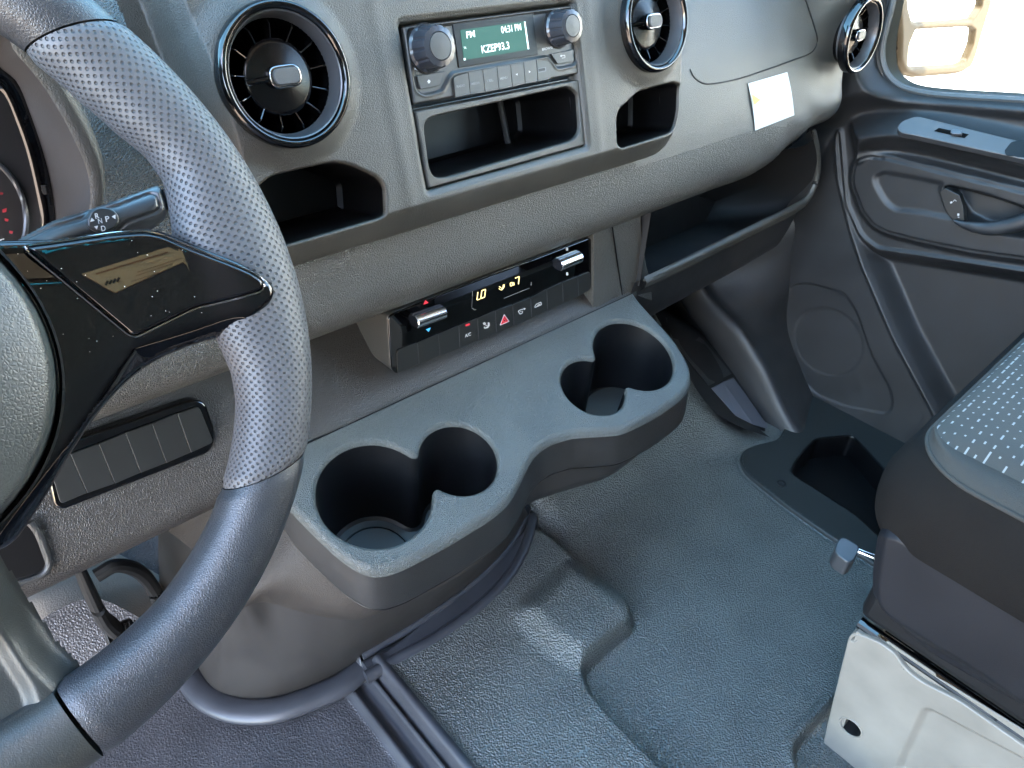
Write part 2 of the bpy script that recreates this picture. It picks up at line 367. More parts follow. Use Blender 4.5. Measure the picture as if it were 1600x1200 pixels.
mobj('dash_top', V.reshape(-1, 3), Fq[pas & ~recess].reshape(-1, 4), DASH, dash, sharp=0)
from mathutils.bvhtree import BVHTree
DBV = BVHTree.FromPolygons([tuple(v) for v in V.reshape(-1, 3)], [tuple(int(i) for i in f) for f in Fq.reshape(-1, 4)])
def ondash(x, y, lift=0):
    d = Vector(ray(x, y)).normalized(); loc, nn, i, ds = DBV.ray_cast(Vector((0, 0, 0)), d)
    if nn.dot(d) > 0: nn = -nn
    return np.array(loc+nn*lift)
# airbag cover outline: a dark recessed joint
ab = [(1078, 108), (1084, 120), (1096, 129), (1110, 131), (1150, 124), (1200, 108), (1250, 90), (1268, 82), (1275, 72), (1277, 60), (1272, 40), (1264, 15), (1256, -8)]
tube('airbag_joint', [ondash(*p, lift=-.0003) for p in ab], .0012, DARK, dash, n=90, k=6)

# ---- centre fascia
TF = rad(15.65); FA = Fr((.363, .530, -.112), (1, 0, 0), (0, math.sin(TF), math.cos(TF)))
fo = rnd([(-.180, .16), (-.165, .02), (-.160, -.06), (-.150, -.145), (.352, -.145), (.3665, -.07), (.362, .16)], [0, .05, .05, .02, .035, .05, 0], 8)
pk1 = rnd(FA.pxs([(395, 300), (424, 275), (521, 253), (547, 257), (588, 275), (602, 289), (604, 336), (596, 341), (400, 398)]), .006)
pk2 = rnd(FA.pxs([(965, 226), (964, 182), (969, 170), (998, 143), (1053, 128), (1065, 133), (1066, 150), (1064, 197), (1057, 206), (973, 232)]), .006)
rdo = rnd(FA.pxs([(622, 34), (897, 1), (921, 230), (668, 302)]), .005)
vcs = [FA.px(446, 119, .010), FA.px(1022, 33, .010)]
STEP = .0011
def fh(U, V):
    U = np.asarray(U, float); V = np.asarray(V, float)
    d = sdf(fo, U, V); wid = .009+.016*ss(-V, .08, .14)
    H = -.020*np.clip((d+.004)/wid, 0, 1)**1.25
    H = np.where(V > -.05, -.045*ss(d, -.008, .006), H) if False else H
    H -= .03*ss(d, wid-.006, wid)
    # soft swell around each vent
    for c in vcs:
        r = np.hypot(U-c[0], V-c[1]); H += .007*(1-ss(r, .046, .068))
        H -= .06*(1-ss(r, .0440, .0455))
    dd = sdf(rdo, U, V); H -= .0022*(1-ss(dd, -.0005, .004)); H -= .014*(1-ss(dd, -.0026, -.0006))
    # gentle vertical creases either side of the radio block
    for x0 in (FA.px(640, 200)[0]-.012, FA.px(915, 150)[0]+.014): H += .0007*np.exp(-((U-x0)/.007)**2)*ss(d, .02, -.01)*(V > -.30)
    return H
hf('center_fascia', FA, (-.21, .395), (-.176, .16), STEP, lambda U, V: np.maximum(fh(U, V), -.052), FASC, dash,
   keep=lambda U, V: (sdf(fo, U, V) < .024) & (sdf(pk1, U, V) > .0024) & (sdf(pk2, U, V) > .0024) & (sdf(rdo, U, V) > -.0045))
def outl(P, n=420):
    P = np.array(P); ar = sum(P[i-1][0]*P[i][1]-P[i][0]*P[i-1][1] for i in range(len(P)))
    if ar < 0: P = P[::-1]
    Q = np.vstack([P, P[:1]]); L = np.r_[0, np.cumsum(np.linalg.norm(np.diff(Q, axis=0), axis=1))]; t = np.linspace(0, L[-1], n, endpoint=False)
    R = np.stack([np.interp(t, L, Q[:, 0]), np.interp(t, L, Q[:, 1])], 1)
    for _ in range(4): R = (np.roll(R, 1, 0)+2*R+np.roll(R, -1, 0))/4
    T = np.roll(R, -1, 0)-np.roll(R, 1, 0); T /= np.linalg.norm(T, axis=1)[:, None]
    return R, np.stack([T[:, 1], -T[:, 0]], 1)
def skirt(name, fr, P, rows, M, parent, n=420, base=None, cap=False, dv=None):
    R, Nn = outl(P, n); G = []
    for o_, h_ in rows:
        q = R+Nn*o_; b = base(q[:, 0], q[:, 1])*(1 if h_ > -.01 else 0) if base else 0; G.append(fr.w(q[:, 0], q[:, 1], h_+b) if dv is None else fr.w(q[:, 0], q[:, 1], 0)+np.array(dv)*(-h_))
    G = np.array(G); a_, b_ = G.shape[:2]; I = np.arange(a_*b_).reshape(a_, b_); J = np.roll(I, -1, 1)
    F = np.stack([J[:-1], I[:-1], I[1:], J[1:]], -1).reshape(-1, 4)
    if cap: return mobj(name, G.reshape(-1, 3), [tuple(f) for f in F]+[tuple(range((a_-1)*b_, a_*b_))], M, parent, sharp=30)
    return mobj(name, G.reshape(-1, 3), F, M, parent, sharp=0)
for P in (pk1, pk2):
    skirt('pocket_rim', FA, P, [(.0045, -.0004), (.0030, 0), (.0016, -.0002), (.0006, -.0009), (.0001, -.0022), (-.0002, -.0050)], FASC, dash, base=fh)
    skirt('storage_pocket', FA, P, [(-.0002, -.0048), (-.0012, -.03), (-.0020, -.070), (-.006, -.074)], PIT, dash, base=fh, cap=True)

# ---- recess / knee panel under the pad
cen = [(.64, -.380), (.605, -.396), (.572, -.424), (.545, -.447), (.5195, -.470), (.523, -.490), (.56, -.53), (.60, -.58), (.64, -.66)]
drv = [(.64, -.375), (.600, -.388), (.572, -.415), (.552, -.455), (.540, -.492), (.538, -.506), (.548, -.522), (.60, -.538), (.70, -.545)]
rows = []
for i in range(len(cen)):
    r = []
    for x in (-.6, -.3, 0, .1, .16, .2, .24, .3, .5, .72):
        k = float(ss(np.array(x), .13, .25)); r.append((x, drv[i][0]*(1-k)+cen[i][0]*k, drv[i][1]*(1-k)+cen[i][1]*k))
    rows.append(r)
loft('knee_panel', rows, LOWER, dash, nu=80, nv=60, sharp=0)
# panel to the right of the climate controls, ending at the shelf
def rpx(x, y, Y=.523): return atY(x, y, Y)
epp = [rpx(*p) for p in ((928, 362), (975, 338), (1001, 330), (1003, 372), (1010, 415), (1017, 440), (1019, 470))]+[A3(.715, .521, -.474), A3(.636, .521, -.474)]
q = epp; q2 = [v+A3(0, .02, -.004) for v in q]; k_ = len(q)
mobj('end_panel', [*q, *q2], [tuple(range(k_))[::-1], tuple(range(k_, 2*k_))]+[(i, (i+1) % k_, k_+(i+1) % k_, k_+i) for i in range(k_)], PAD, dash, smooth=False, bevel=.001)
tube('panel_joint', [rpx(957, 355, .5215), rpx(964, 405, .5215), rpx(973, 466, .5215)], .0009, PIT, dash, n=20, k=6)
tube('tray_joint', [(.14, .5200, -.4712), (.40, .5200, -.4712), (.71, .5200, -.4712)], .0012, PIT, dash, n=8, k=6)
# ---- passenger shelf
lipY = .512
lp = [atY(x, y, lipY) for x, y in ((1006, 438), (1020, 432), (1075, 406), (1130, 379), (1200, 345), (1245, 322), (1262, 309), (1273, 288), (1278, 262), (1277, 230), (1272, 205))]
tube('shelf_lip', lp, [.0015, .0045]+[.0055]*6+[.005, .004, .003], DASH, dash, n=90, k=14)
rimi = [p+A3(0, .006, .004) for p in lp]
fl = [A3(min(p[0], 1.09), .60, -.485) for p in lp]
bk = [A3(min(.70+(p[0]-.66)*.95, 1.10), .72, -.47 if i < 6 else -.40) for i, p in enumerate(lp)]
bk2 = [p+A3(0, .02, .12) for p in bk]
shm = mat('shelf liner', (.020, .021, .024), .6, var=.06)
def rightwall(s): pass
x0, x1 = lp[0][0]-.004, lp[-1][0]
loft('shelf_floor', [[(x0-.01, .516, -.452), (1.0, .516, -.447), (1.13, .516, -.44)], [(x0-.01, .53, -.52), (1.0, .53, -.51), (1.13, .53, -.505)], [(x0-.01, .54, -.548), (1.0, .54, -.538), (1.12, .54, -.53)], [(x0-.01, .66, -.556), (1.0, .66, -.546), (1.12, .66, -.54)]], shm, dash, nu=20, nv=40)
loft('shelf_back', [[(x0-.01, .66, -.556), (1.13, .66, -.541)], [(x0-.01, .70, -.33), (1.13, .70, -.31)]], shm, dash, nu=10, nv=10)
rwm = mat('shelf side plastic', (.075, .066, .058), .5, grain='fine', scale=1300, dist=.0002)
ra_ = [atY(x, y, lipY+.003) for x, y in ((1266, 204), (1276, 236), (1275, 262), (1268, 290), (1252, 330))]
rc_ = [atY(x, y, .675) for x, y in ((1222, 240), (1208, 256), (1180, 290), (1150, 325), (1118, 362))]
rb_ = [p*.5+q_*.5 for p, q_ in zip(ra_, rc_)]
loft('shelf_side', [ra_, rb_, rc_], rwm, dash, nu=24, nv=24, sharp=0)
loft('shelf_side', [[(x0, .515, -.33), (x0, .515, -.46)], [(x0-.002, .76, -.33), (x0-.002, .76, -.48)]], shm, dash, nu=6, nv=6)
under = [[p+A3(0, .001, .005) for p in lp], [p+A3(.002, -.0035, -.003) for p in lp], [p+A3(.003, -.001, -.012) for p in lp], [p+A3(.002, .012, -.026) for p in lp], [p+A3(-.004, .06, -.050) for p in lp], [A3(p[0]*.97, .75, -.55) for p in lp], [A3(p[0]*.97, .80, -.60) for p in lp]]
loft('shelf_front', under[:3], DASH, dash, nu=80, nv=12, sharp=0)
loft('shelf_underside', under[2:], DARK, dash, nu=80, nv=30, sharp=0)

# ------------------------------------------------------------------ VENTS
VBL = mat('vent black', (.006, .006, .007), .22, spec=.22)
def vent(fr, c, label, spin=0, R=.0490):
    v = thing('air_vent', tuple(fr.w(c[0], c[1], 0)), label, 'air vent', 'round air vents in the dashboard')
    f = fr
    lathe('vent_ring', f, c, [(R, -.004), (R+.0005, .004), (R-.0008, .0085), (R-.003, .0100), (R-.0050, .0085), (R-.0062, .0055)], GLOSS, v, seg=96, sharp=0)
    lathe('trim_ring', f, c, [(R-.0060, .0056), (R-.0066, .0066), (R-.0074, .0060), (R-.0100, -.0030), (R-.0104, -.012)], SATIN, v, seg=96, sharp=30)
    lathe('vent_bowl', f, c, [(R-.0100, -.006), (R-.0120, -.022), (R-.019, -.030), (.006, -.036), (0.0001, -.036)], GLOSS, v, seg=64, sharp=0)
    n = 13
    for i in range(n):
        t = 2*math.pi*i/n+spin; U = f.U*math.cos(t)+f.V*math.sin(t); W = -f.U*math.sin(t)+f.V*math.cos(t)
        O = f.w(c[0], c[1], 0); r0_, r1_ = .0255, R-.0112
        P = [(r0_, -.008), (r1_-.003, -.004), (r1_, -.006), (r1_, -.022), (r0_+.006, -.027)]
        Vs = [O+U*a_+f.N*b_+W*s*.0006 for s in (-1, 1) for a_, b_ in P]
        mobj('vane', Vs, [(0, 1, 2, 3, 4), (9, 8, 7, 6, 5)]+[(j, 5+j, 5+(j+1) % 5, (j+1) % 5) for j in range(5)], GLOSS, v, bevel=.0004, smooth=False)
    lathe('hub_disc', f, c, [(.0265, -.026), (.0268, -.0100), (.0258, -.0080), (.0225, -.0072), (.016, -.0068), (.009, -.0045), (0.0001, -.0040)], VBL, v, seg=48, sharp=0)
    rr = lambda a_, b_, r_: [(c[0]+x, c[1]+y) for x, y in rnd([(-a_, -b_), (a_, -b_), (a_, b_), (-a_, b_)], r_, 6)]
    plate('knob_rim', f, rr(.0125, .0078, .0075), -.004, .0035, CHROMED, v, bevel=.0015, seg=3)
    kb = plate('knob', f, rr(.0103, .0058, .0056), .0030, .0052, KNOBM2, v, bevel=.0012, seg=3)
    tube('knob_stem', [f.w(c[0]-.026, c[1]-.001, -.006), f.w(c[0]-.012, c[1], -.001)], .0022, GLOSS, v, n=4, k=8)
    return v
CHROMED = mat('dark chrome', (.25, .25, .26), .12, metal=1)
KNOBM2 = mat('knurled knob', (.11, .11, .11), .4, grain='fine', scale=2500, dist=.0005)
VF = FA.up(.008)
vent(VF, vcs[0], 'large round black air vent between the steering wheel and the radio', .1)
vent(VF, vcs[1], 'round black air vent just right of the radio', .3)
RV = Fr((1.12, .497, -.19), (1, 0, 0), (0, .08, 1)); vc = RV.px(1342, 55)
vent(RV, vc, 'round black air vent at the far end of the dash beside the door window', .2)
# ------------------------------------------------------------------ sticker
sp = [ondash(*p, lift=.0012) for p in ((1168, 131), (1229, 113), (1240, 180), (1179, 204))]
def bil(a_, b_): return (sp[0]*(1-a_)+sp[1]*a_)*(1-b_)+(sp[3]*(1-a_)+sp[2]*a_)*b_
G = [bil(i/8, j/8)+A3(0, -.001, .0004)*math.sin(math.pi*j/8)*1.2 for j in range(9) for i in range(9)]
G2 = [g+A3(0, -.0002, .0001) for g in G]
stk = mobj('sticker', G+[g-A3(0, -.0004, 0) for g in G], [(j*9+i, (j+1)*9+i, (j+1)*9+i+1, j*9+i+1) for j in range(8) for i in range(8)]+[(81+j*9+i, 81+j*9+i+1, 81+(j+1)*9+i+1, 81+(j+1)*9+i) for j in range(8) for i in range(8)], PAPER)
tag(stk, 'white paper sticker with a yellow corner stuck on the passenger dash', 'sticker')
mobj('warning_triangle', [bil(.0, .22)+A3(0, -.0022, .001), bil(.19, .40)+A3(0, -.0024, .001), bil(.02, .46)+A3(0, -.0026, .001)], [(0, 2, 1)], YELLOW, stk, smooth=False)
# ------------------------------------------------------------------ RADIO
RA = FA.up(-.004)
radio = thing('car_radio', tuple(RA.w(*RA.px(770, 90), 0)), 'grey car radio with teal display and two round knobs in the centre dash', 'radio')
def px3(P): return [(600+x*.2125, y*.2125) for x, y in P]
ro = rnd(RA.pxs([(627, 39), (894, 6), (909, 116), (646, 166)]), .003)
low = rnd(RA.pxs(px3([(165, 215), (1372, 58), (1412, 110), (1425, 430), (1400, 480), (1275, 505), (1208, 412), (500, 535), (430, 668), (300, 702), (235, 665)])), .004)
def rh(U, V):
    d = sdf(ro, U, V); H = -.012*ss(d, -.0022, .0012)
    dd = sdf(low, U, V); H -= .0018*(1-ss(dd, -.0016, .0004)); H += .0006*np.exp(-((dd-.0012)/.0010)**2)
    return H
hf('radio_body', RA, (min(p[0] for p in ro)-.003, max(p[0] for p in ro)+.003), (min(p[1] for p in ro)-.003, max(p[1] for p in ro)+.003), .0007, rh, RADIO, radio, keep=lambda U, V: sdf(ro, U, V) < .0016)
RB = RA.up(-.0018)
dp = plate('display_panel', RB, RB.pxs([(706, 34.5), (832, 19), (840, 86), (716, 106)]), -.001, .0010, mat('display cover', (.006, .006, .006), .35, spec=.2), radio, bevel=.0005)
RC = RA.up(-.0006)
lc = plate('lcd_screen', RC, RC.pxs([(719, 47), (820, 33), (826.5, 77.5), (725, 94)]), -.0003, .0001, LCD, radio)
RD = RA.up(-.0003)
text('lcd_text', 'FM', RD, (729, 60), (742, 57.5), (727.8, 49.5), LCDT, lc)
text('lcd_text', '04:31 PM', RD, (783.5, 52), (814.5, 47), (782, 41.5), LCDT, lc)
text('lcd_text', 'KZEP93.3', RD, (753, 83), (796, 76), (751.3, 71.5), LCDT, lc)
text('lcd_text', 'TA', RD, (724.5, 76.5), (728.5, 76), (724, 73.3), LCDT, lc)
mark('lcd_bar', RD, [(724, 91), (727, 90.6), (727.3, 94), (724.5, 94.6)], LCDT, lc)
mark('lcd_bar', RD, [(818.5, 34), (820.5, 33.6), (826.5, 76.5), (824.3, 77)], LCDT, lc)
for base, r in (((666, 76), .0185), ((871, 44.5), .0165)):
    c = RB.px(*base)
    kn = lathe('knob', RB, c, [(r, 0), (r, .002), (r*.93, .004), (r*.88, .0165), (r*.84, .0195), (r*.60, .0205), (r*.57, .0198)], KNOBM, radio, seg=96, sharp=25, rib=(12, .05, 2, 4))
    lathe('knob_cap', RB, c, [(r*.575, .0198), (r*.55, .0206), (.0001, .0210)], RADIO, kn, seg=40)
    lathe('knob_collar', RB, c, [(r*1.08, 0), (r*1.06, .0012), (r*.98, .0014)], DARK, kn, seg=60)
    mark('knob_tick', RB.up(.0125), [(base[0]-16 if r > .017 else base[0]-15, base[1]-1), (base[0]-12, base[1]-2), (base[0]-12, base[1]+0), (base[0]-16, base[1]+1)], DIM, kn) if False else None
# icons under the volume knob
joinpx('mute_power_icon', RB, [[(647.5, 105.5), (649.5, 105), (652, 102.5), (652, 110.5), (649.5, 108.5), (647.5, 109)], seg((654.5, 111), (657, 103), .8)] + [seg((660+3*math.cos(t), 106.5+3.6*math.sin(t)), (660+3*math.cos(t+.5), 106.5+3.6*math.sin(t+.5)), .9) for t in np.arange(-.9, 4.0, .45)]+[seg((660, 101.5), (660.3, 106.5), .9)], WHITE, radio)
mark('volume_icon', RB, [(680, 106), (692.5, 103.5), (692, 99.5)], WHITE, radio)
text('browse_print', 'BROWSE', RB, (847, 79.3), (863.5, 76), (846.6, 75.5), WHITE, radio)
tb = plate('radio_button', RB, rnd(RB.pxs([(649.5, 119), (693.5, 111.5), (686, 134), (655, 140)]), .0015), -.0005, .0022, BTNR, radio, bevel=.0005)
SR = RB.up(.0022)
mark('home_icon', SR, [(669.5, 124), (673, 127.3), (671.3, 127.6), (671.6, 130), (668.6, 130.5), (668.2, 128), (666.7, 128.3)], WHITE, tb)
tb = plate('radio_button', RB, rnd(RB.pxs([(858.5, 84.5), (894, 77.5), (894, 96.5), (869, 100)]), .0015), -.0005, .0022, BTNR, radio, bevel=.0005)
joinpx('back_icon', SR, [seg((876, 87.3), (882, 86.2), .8), seg((882, 86.2), (882.6, 90), .8), seg((882.6, 90), (877.5, 91), .8), [(874.5, 87.6), (877, 85.5), (877.4, 89.3)]], WHITE, tb)
tops = [(706, 118), (729.6, 113.7), (752, 109.5), (774.3, 105.2), (795.5, 101.5), (815.8, 97.6), (835.9, 93.5), (855.5, 93)]
bots = [(709.5, 152.5), (733, 147.7), (756, 144.3), (777.6, 140.2), (798.7, 136), (818.5, 131), (838.5, 127.6), (858, 123.2)]
names = ['RADIO', 'MEDIA', 'TEL', 'MENU', None, None, None]
for i in range(7):
    a_, b_, c_, d_ = tops[i], tops[i+1], bots[i+1], bots[i]
    g = .45
    P = [(a_[0]+g, a_[1]+(3 if i == 0 else 0)), (b_[0]-g, b_[1]+(4 if i == 6 else 0)), (c_[0]-g, c_[1]), (d_[0]+g, d_[1])]
    tb = plate('radio_button', RA, rnd(RA.pxs(P), [.0025 if i == 0 else .0002, .0025 if i == 6 else .0002, .0002, .0002]), -.001, .0020, BTNR, radio, bevel=.0006)
    S2 = RA.up(.0021); m0 = ((a_[0]+b_[0]+c_[0]+d_[0])/4, (a_[1]+b_[1]+c_[1]+d_[1])/4)
    if names[i]:
        hw = 6.5 if i < 2 else 5.5
        text('button_print', names[i], S2, (m0[0]-hw+.5, m0[1]+4.2), (m0[0]+hw+.5, m0[1]+1.8), (m0[0]-hw, m0[1]+.4), DIM, tb)
    elif i < 6:
        s_ = -1 if i == 4 else 1
        mark('arrow_icon', S2, [(m0[0]-s_*1.3, m0[1]-2), (m0[0]+s_*1.7, m0[1]-.3), (m0[0]-s_*1.0, m0[1]+1.6)], WHITE, tb)
    else:
        mark('usb_slot', S2, [(841, 108), (851, 106), (851.5, 110), (841.5, 112)], PIT, tb); mark('usb_rim', RA.up(.0019), [(840, 107), (852.6, 104.5), (853.3, 111.3), (840.8, 113.8)], SATIN, tb)
# slot box under the radio
SB = FA.up(-.0045)
so_ = rnd(SB.pxs([(648, 172), (908, 122), (919, 227), (669, 297)]), .003)
si = rnd(SB.pxs([(663, 203), (664, 190), (676, 182), (889, 134.5), (904, 146), (907.5, 205), (897, 219), (696, 278), (678, 277), (671, 262)]), .006)
def sh(U, V):
    d = sdf(so_, U, V); H = -.012*ss(d, -.0018, .0010); dd = sdf(si, U, V)
    H -= .0012*(1-ss(dd, -.001, .0025)); H -= .05*(1-ss(dd, -.0026, -.0006)); return H
hf('slot_frame', SB, (min(p[0] for p in so_)-.002, max(p[0] for p in so_)+.002), (min(p[1] for p in so_)-.002, max(p[1] for p in so_)+.002), .0008, lambda U, V: -.012*ss(sdf(so_, U, V), -.0018, .0010), FASC, dash, keep=lambda U, V: (sdf(so_, U, V) < .0012) & (sdf(si, U, V) > .0012))
skirt('slot_rim', SB, si, [(.0030, -.0004), (.0018, 0), (.0009, -.0002), (.0003, -.0008), (0, -.0020), (-.0003, -.0045)], FASC, dash)
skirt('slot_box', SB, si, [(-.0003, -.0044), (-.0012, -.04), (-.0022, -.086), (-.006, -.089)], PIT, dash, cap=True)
cx = SB.px(787, 185, -.08)[0]
tube('slot_rib', [SB.w(cx, SB.px(787, 150, -.08)[1], -.083), SB.w(cx+.002, SB.px(790, 232, -.08)[1], -.080)], .0035, mat('slot rib plastic', (.10, .10, .10), .3), dash, n=4, k=10)
# ------------------------------------------------------------------ CLIMATE PANEL
CF = Fr((.48, .528, -.40), (1, 0, 0), (0, .03, 1))
clim = thing('climate_panel', (.48, .53, -.41), 'long gloss black climate control panel with chrome rollers under the dash pad', 'climate control')
def p5(x, y): return (600+.2125*x, 360+.2125*y)
co = rnd(CF.pxs([(606, 496), (614, 489), (920, 371.5), (925.5, 376), (926, 444), (912, 455), (618, 583), (611, 576)]), .003)
plate('housing', CF, [(u*1.0, v) for u, v in co], -.10, -.0015, mat('climate housing plastic', (.075, .07, .062), .5, grain='fine', scale=1300, dist=.0002), clim, bevel=.001)
plate('control_face', CF, co, -.0012, .0015, GLOSS, clim, bevel=.0008)
CG = CF.up(.0015)
tp = [p5(*p) for p in ((88, 880), (240, 825), (392, 762), (543, 700), (682, 645), (812, 590), (940, 545), (1072, 495), (1190, 432), (1305, 382), (1418, 338), (1512, 300))]
bt = [p5(*p) for p in ((95, 1042), (252, 978), (405, 915), (551, 862), (690, 803), (822, 748), (950, 695), (1080, 640), (1197, 583), (1311, 530), (1425, 480), (1520, 425))]
cb = []
for i in range(11):
    g = .5
    P = [(tp[i][0]+g, tp[i][1]), (tp[i+1][0]-g, tp[i+1][1]), (bt[i+1][0]-g, bt[i+1][1]), (bt[i][0]+g, bt[i][1])]
    cb.append(plate('climate_button', CG, rnd(CG.pxs(P), [.005 if i == 0 else .0001, .004 if i == 10 else .0001, .006 if i == 10 else .0001, .0001], 6), -.0008, .0016, BTN, clim, bevel=.0009))
CH = CG.up(.0016)
for i in range(1, 11):
    a_, b_ = CG.px(tp[i][0]+.2, tp[i][1]+1), CG.px(bt[i][0]+.2, bt[i][1]-1)
    tube('button_gap', [CG.w(a_[0], a_[1], .0012), CG.w(b_[0], b_[1], .0012)], .0004, SATIN, clim, n=3, k=6)
text('button_print', 'A/C', CH, (726.5, 527.3), (735.8, 523.8), (726.2, 522.3), WHITE, cb[3])
mark('indicator', CH, seg((727, 508.6), (733.5, 506), 2.4), RED, cb[3])
# airflow person icon
joinpx('airflow_icon', CH, [[(754, 504.5), (757, 503.3), (759, 505), (757.5, 507.5), (755.3, 507.3)], [(762, 503.5), (764.5, 504), (765, 508), (762.5, 512), (757.5, 513.5), (757, 512), (761, 510), (762, 507)], [(755.5, 511), (758, 510), (757, 513.8)], seg((757.5, 507), (760.5, 509), .9)], WHITE, cb[4])
tri = lambda P, w_: [seg(P[i-1], P[i], w_) for i in range(3)]
joinpx('hazard_icon', CH, tri([(781, 508), (795.3, 502), (787.5, 491.5)], 1.0), WHITE, cb[5])
joinpx('hazard_icon', CH, tri([(783, 506), (793.3, 501.6), (787.7, 494)], .9)+tri([(785.5, 503.4), (790.5, 501.5), (788, 497.5)], .8), RED, cb[5], h=.0004)
joinpx('defrost_icon', CH, [seg((809.5, 486), (813, 484), 1.1), seg((813, 484), (820.5, 482), 1.1), seg((809.5, 486), (812, 490.5), 1.1), seg((812, 490.5), (815.5, 489.3), 1.1), seg((815.5, 489.3), (816.5, 485.5), 1.1), seg((812, 487), (815, 486), 1.0), [(818, 481), (821, 481.5), (819.5, 484.5)]], WHITE, cb[6])
joinpx('recirculate_icon', CH, [seg((835.5, 478.5), (838, 475), 1.0), seg((838, 475), (845, 471.8), 1.0), seg((845, 471.8), (845.5, 476), 1.0), seg((845.5, 476), (835.5, 480.3), 1.0), seg((835.5, 478.5), (835.5, 480.3), 1), seg((839.5, 477), (843.5, 475), 1.1)], WHITE, cb[7])
# rollers
def roller(a_, b_, name='temperature_roller'):
    A_, B_ = CG.px(*a_), CG.px(*b_)
    p, q_ = CG.w(A_[0], A_[1], .002), CG.w(B_[0], B_[1], .002)
    o = tube(name, [p, p+(q_-p)*.5, q_], .0072, CHROME, clim, n=6, k=20, up=tuple(CG.N))
    b = o.modifiers.new('b', 'BEVEL'); b.width = .0007; b.limit_method = 'ANGLE'
    for k_ in (-.35, .45, 1.1):
        n = CG.N*math.cos(k_)-CG.V*math.sin(k_)
        tube('groove', [p+n*.0070+(q_-p)*.02, q_+n*.0070-(q_-p)*.02], .0005, DARK, o, n=3, k=6)
    return o
roller((646, 502), (691, 486)); roller((871, 413.5), (903.5, 400.5), 'fan_roller')
mark('warm_icon', CG, [(661, 476), (669.5, 473), (664.5, 468.5)], RED, clim)
mark('cool_icon', CG, [(665, 514.5), (673, 511.5), (669.5, 518.5)], BLUE, clim)
mark('fan_icon', CG, seg((885.5, 387), (885.8, 391.5), 3.4), WHITE, clim); mark('fan_icon', CG, seg((885.8, 425.5), (886, 430), 3.2), WHITE, clim)
# climate display digits
for P in ([(746.5, 456), (745, 468.5)], [(745, 468.5), (750, 467)], [(752.5, 454), (751, 466.3)], [(752.5, 454), (758.5, 452)], [(758.5, 452), (757, 464)], [(751, 466.3), (757, 464)], [(804.5, 434.5), (811, 432)], [(811, 432), (809.8, 444)]):
    mark('display_digit', CG, seg(P[0], P[1], 1.5), AMBER, clim)
joinpx('display_icon', CG, [[(785.5, 445), (788, 444), (788.3, 448), (785, 452.8), (782, 453.5), (782, 452), (785, 449)], seg((779.5, 447.5), (783, 449.5), 1.2), seg((779, 450.5), (781.5, 452.5), 1)], AMBER, clim)
joinpx('display_icon', CG, [seg((797, 442), (797.4, 446.8), 1.4), seg((800, 440.8), (800.4, 445.8), 1.4), seg((797, 442), (800.3, 440.8), 1), seg((797.4, 447), (800.5, 445.8), 1)]+[seg((800+d_, 441), (800.4+d_, 445.8), .9) for d_ in (1.6, 2.8)], AMBER, clim)
joinpx('display_outline', CG, [seg((738, 455), (737, 480), .5), seg((737, 481), (741, 484), .8), seg((741, 484), (744, 483.5), .6), seg((787, 466), (827, 450), .7), seg((768, 428), (826, 409), .5), seg((830, 441), (829.5, 446), .7)], DIM, clim)

# ------------------------------------------------------------------ SWITCH BANK left of the wheel column
SF = Fr((.08, .553, -.44), (1, 0, 0), (0, .32, .95))
bank = thing('switch_bank', tuple(SF.w(*SF.px(205, 708), 0)), 'row of six blank black switches behind the steering wheel', 'switch panel')
def p8(x, y): return (x*.225, 580+y*.225)
oo = rnd(SF.pxs([p8(310, 640), p8(425, 500), p8(1330, 190), p8(1420, 210), p8(1497, 440), p8(1450, 560), p8(430, 958), p8(370, 930)]), .006)
ii = np.array(SF.pxs([p8(335, 640), p8(420, 590), p8(1360, 245), p8(1405, 270), p8(1470, 470), p8(1440, 510), p8(450, 905), p8(400, 895)]))
plate('switch_frame', SF, oo, -.012, .003, GLOSS, bank, bevel=.002, seg=3)
T_ = [p8(*p) for p in ((330, 620), (485, 572), (680, 500), (865, 425), (1048, 360), (1225, 290), (1378, 240))]
B_ = [p8(*p) for p in ((415, 915), (600, 840), (792, 775), (970, 700), (1148, 632), (1318, 560), (1478, 490))]
ST = SF.up(.003)
for i in range(6):
    g = .5; P = [(T_[i][0]+g, T_[i][1]), (T_[i+1][0]-g, T_[i+1][1]), (B_[i+1][0]-g, B_[i+1][1]), (B_[i][0]+g, B_[i][1])]
    plate('switch', ST, rnd(ST.pxs(P), [.003 if i == 0 else .0003, .004 if i == 5 else .0003, .004 if i == 5 else .0003, .003 if i == 0 else .0003], 5), -.001, .0028, BTN, bank, bevel=.0007)
for i in range(1, 6):
    a_, b_ = ST.px(T_[i][0]+.3, T_[i][1]+1), ST.px(B_[i][0]+.3, B_[i][1]-1)
    tube('switch_gap', [ST.w(a_[0], a_[1], .0021), ST.w(b_[0], b_[1], .0021)], .00045, CHROMED, bank, n=3, k=6)
# bonnet release opening at the lower left of the knee panel, its inner shade a near-black plate
LF = Fr((0, .538, -.49), (1, 0, 0), (0, .25, .97))
hp = rnd(LF.pxs([(-90, 880), (-20, 836), (50, 822), (68, 850), (71, 880), (60, 893), (-20, 915), (-90, 930)], .0), .006)
plate('release_shade_plate', LF, hp, -.004, .0015, PIT, dash)
hw3 = [LF.w(u, v, .001) for u, v in LF.pxs([(46, 815), (58, 830), (71, 862), (76, 882), (66, 897), (30, 910), (-60, 935)])]
tube('recess_rim', hw3, .0030, TRAYB, dash, n=40, k=10)
box('release_lever', tuple(LF.w(*LF.px(8, 850), -.001)), tuple(LF.w(*LF.px(8, 850), -.001)+A3(.012, .01, .006)), DARK, dash, bevel=.002)

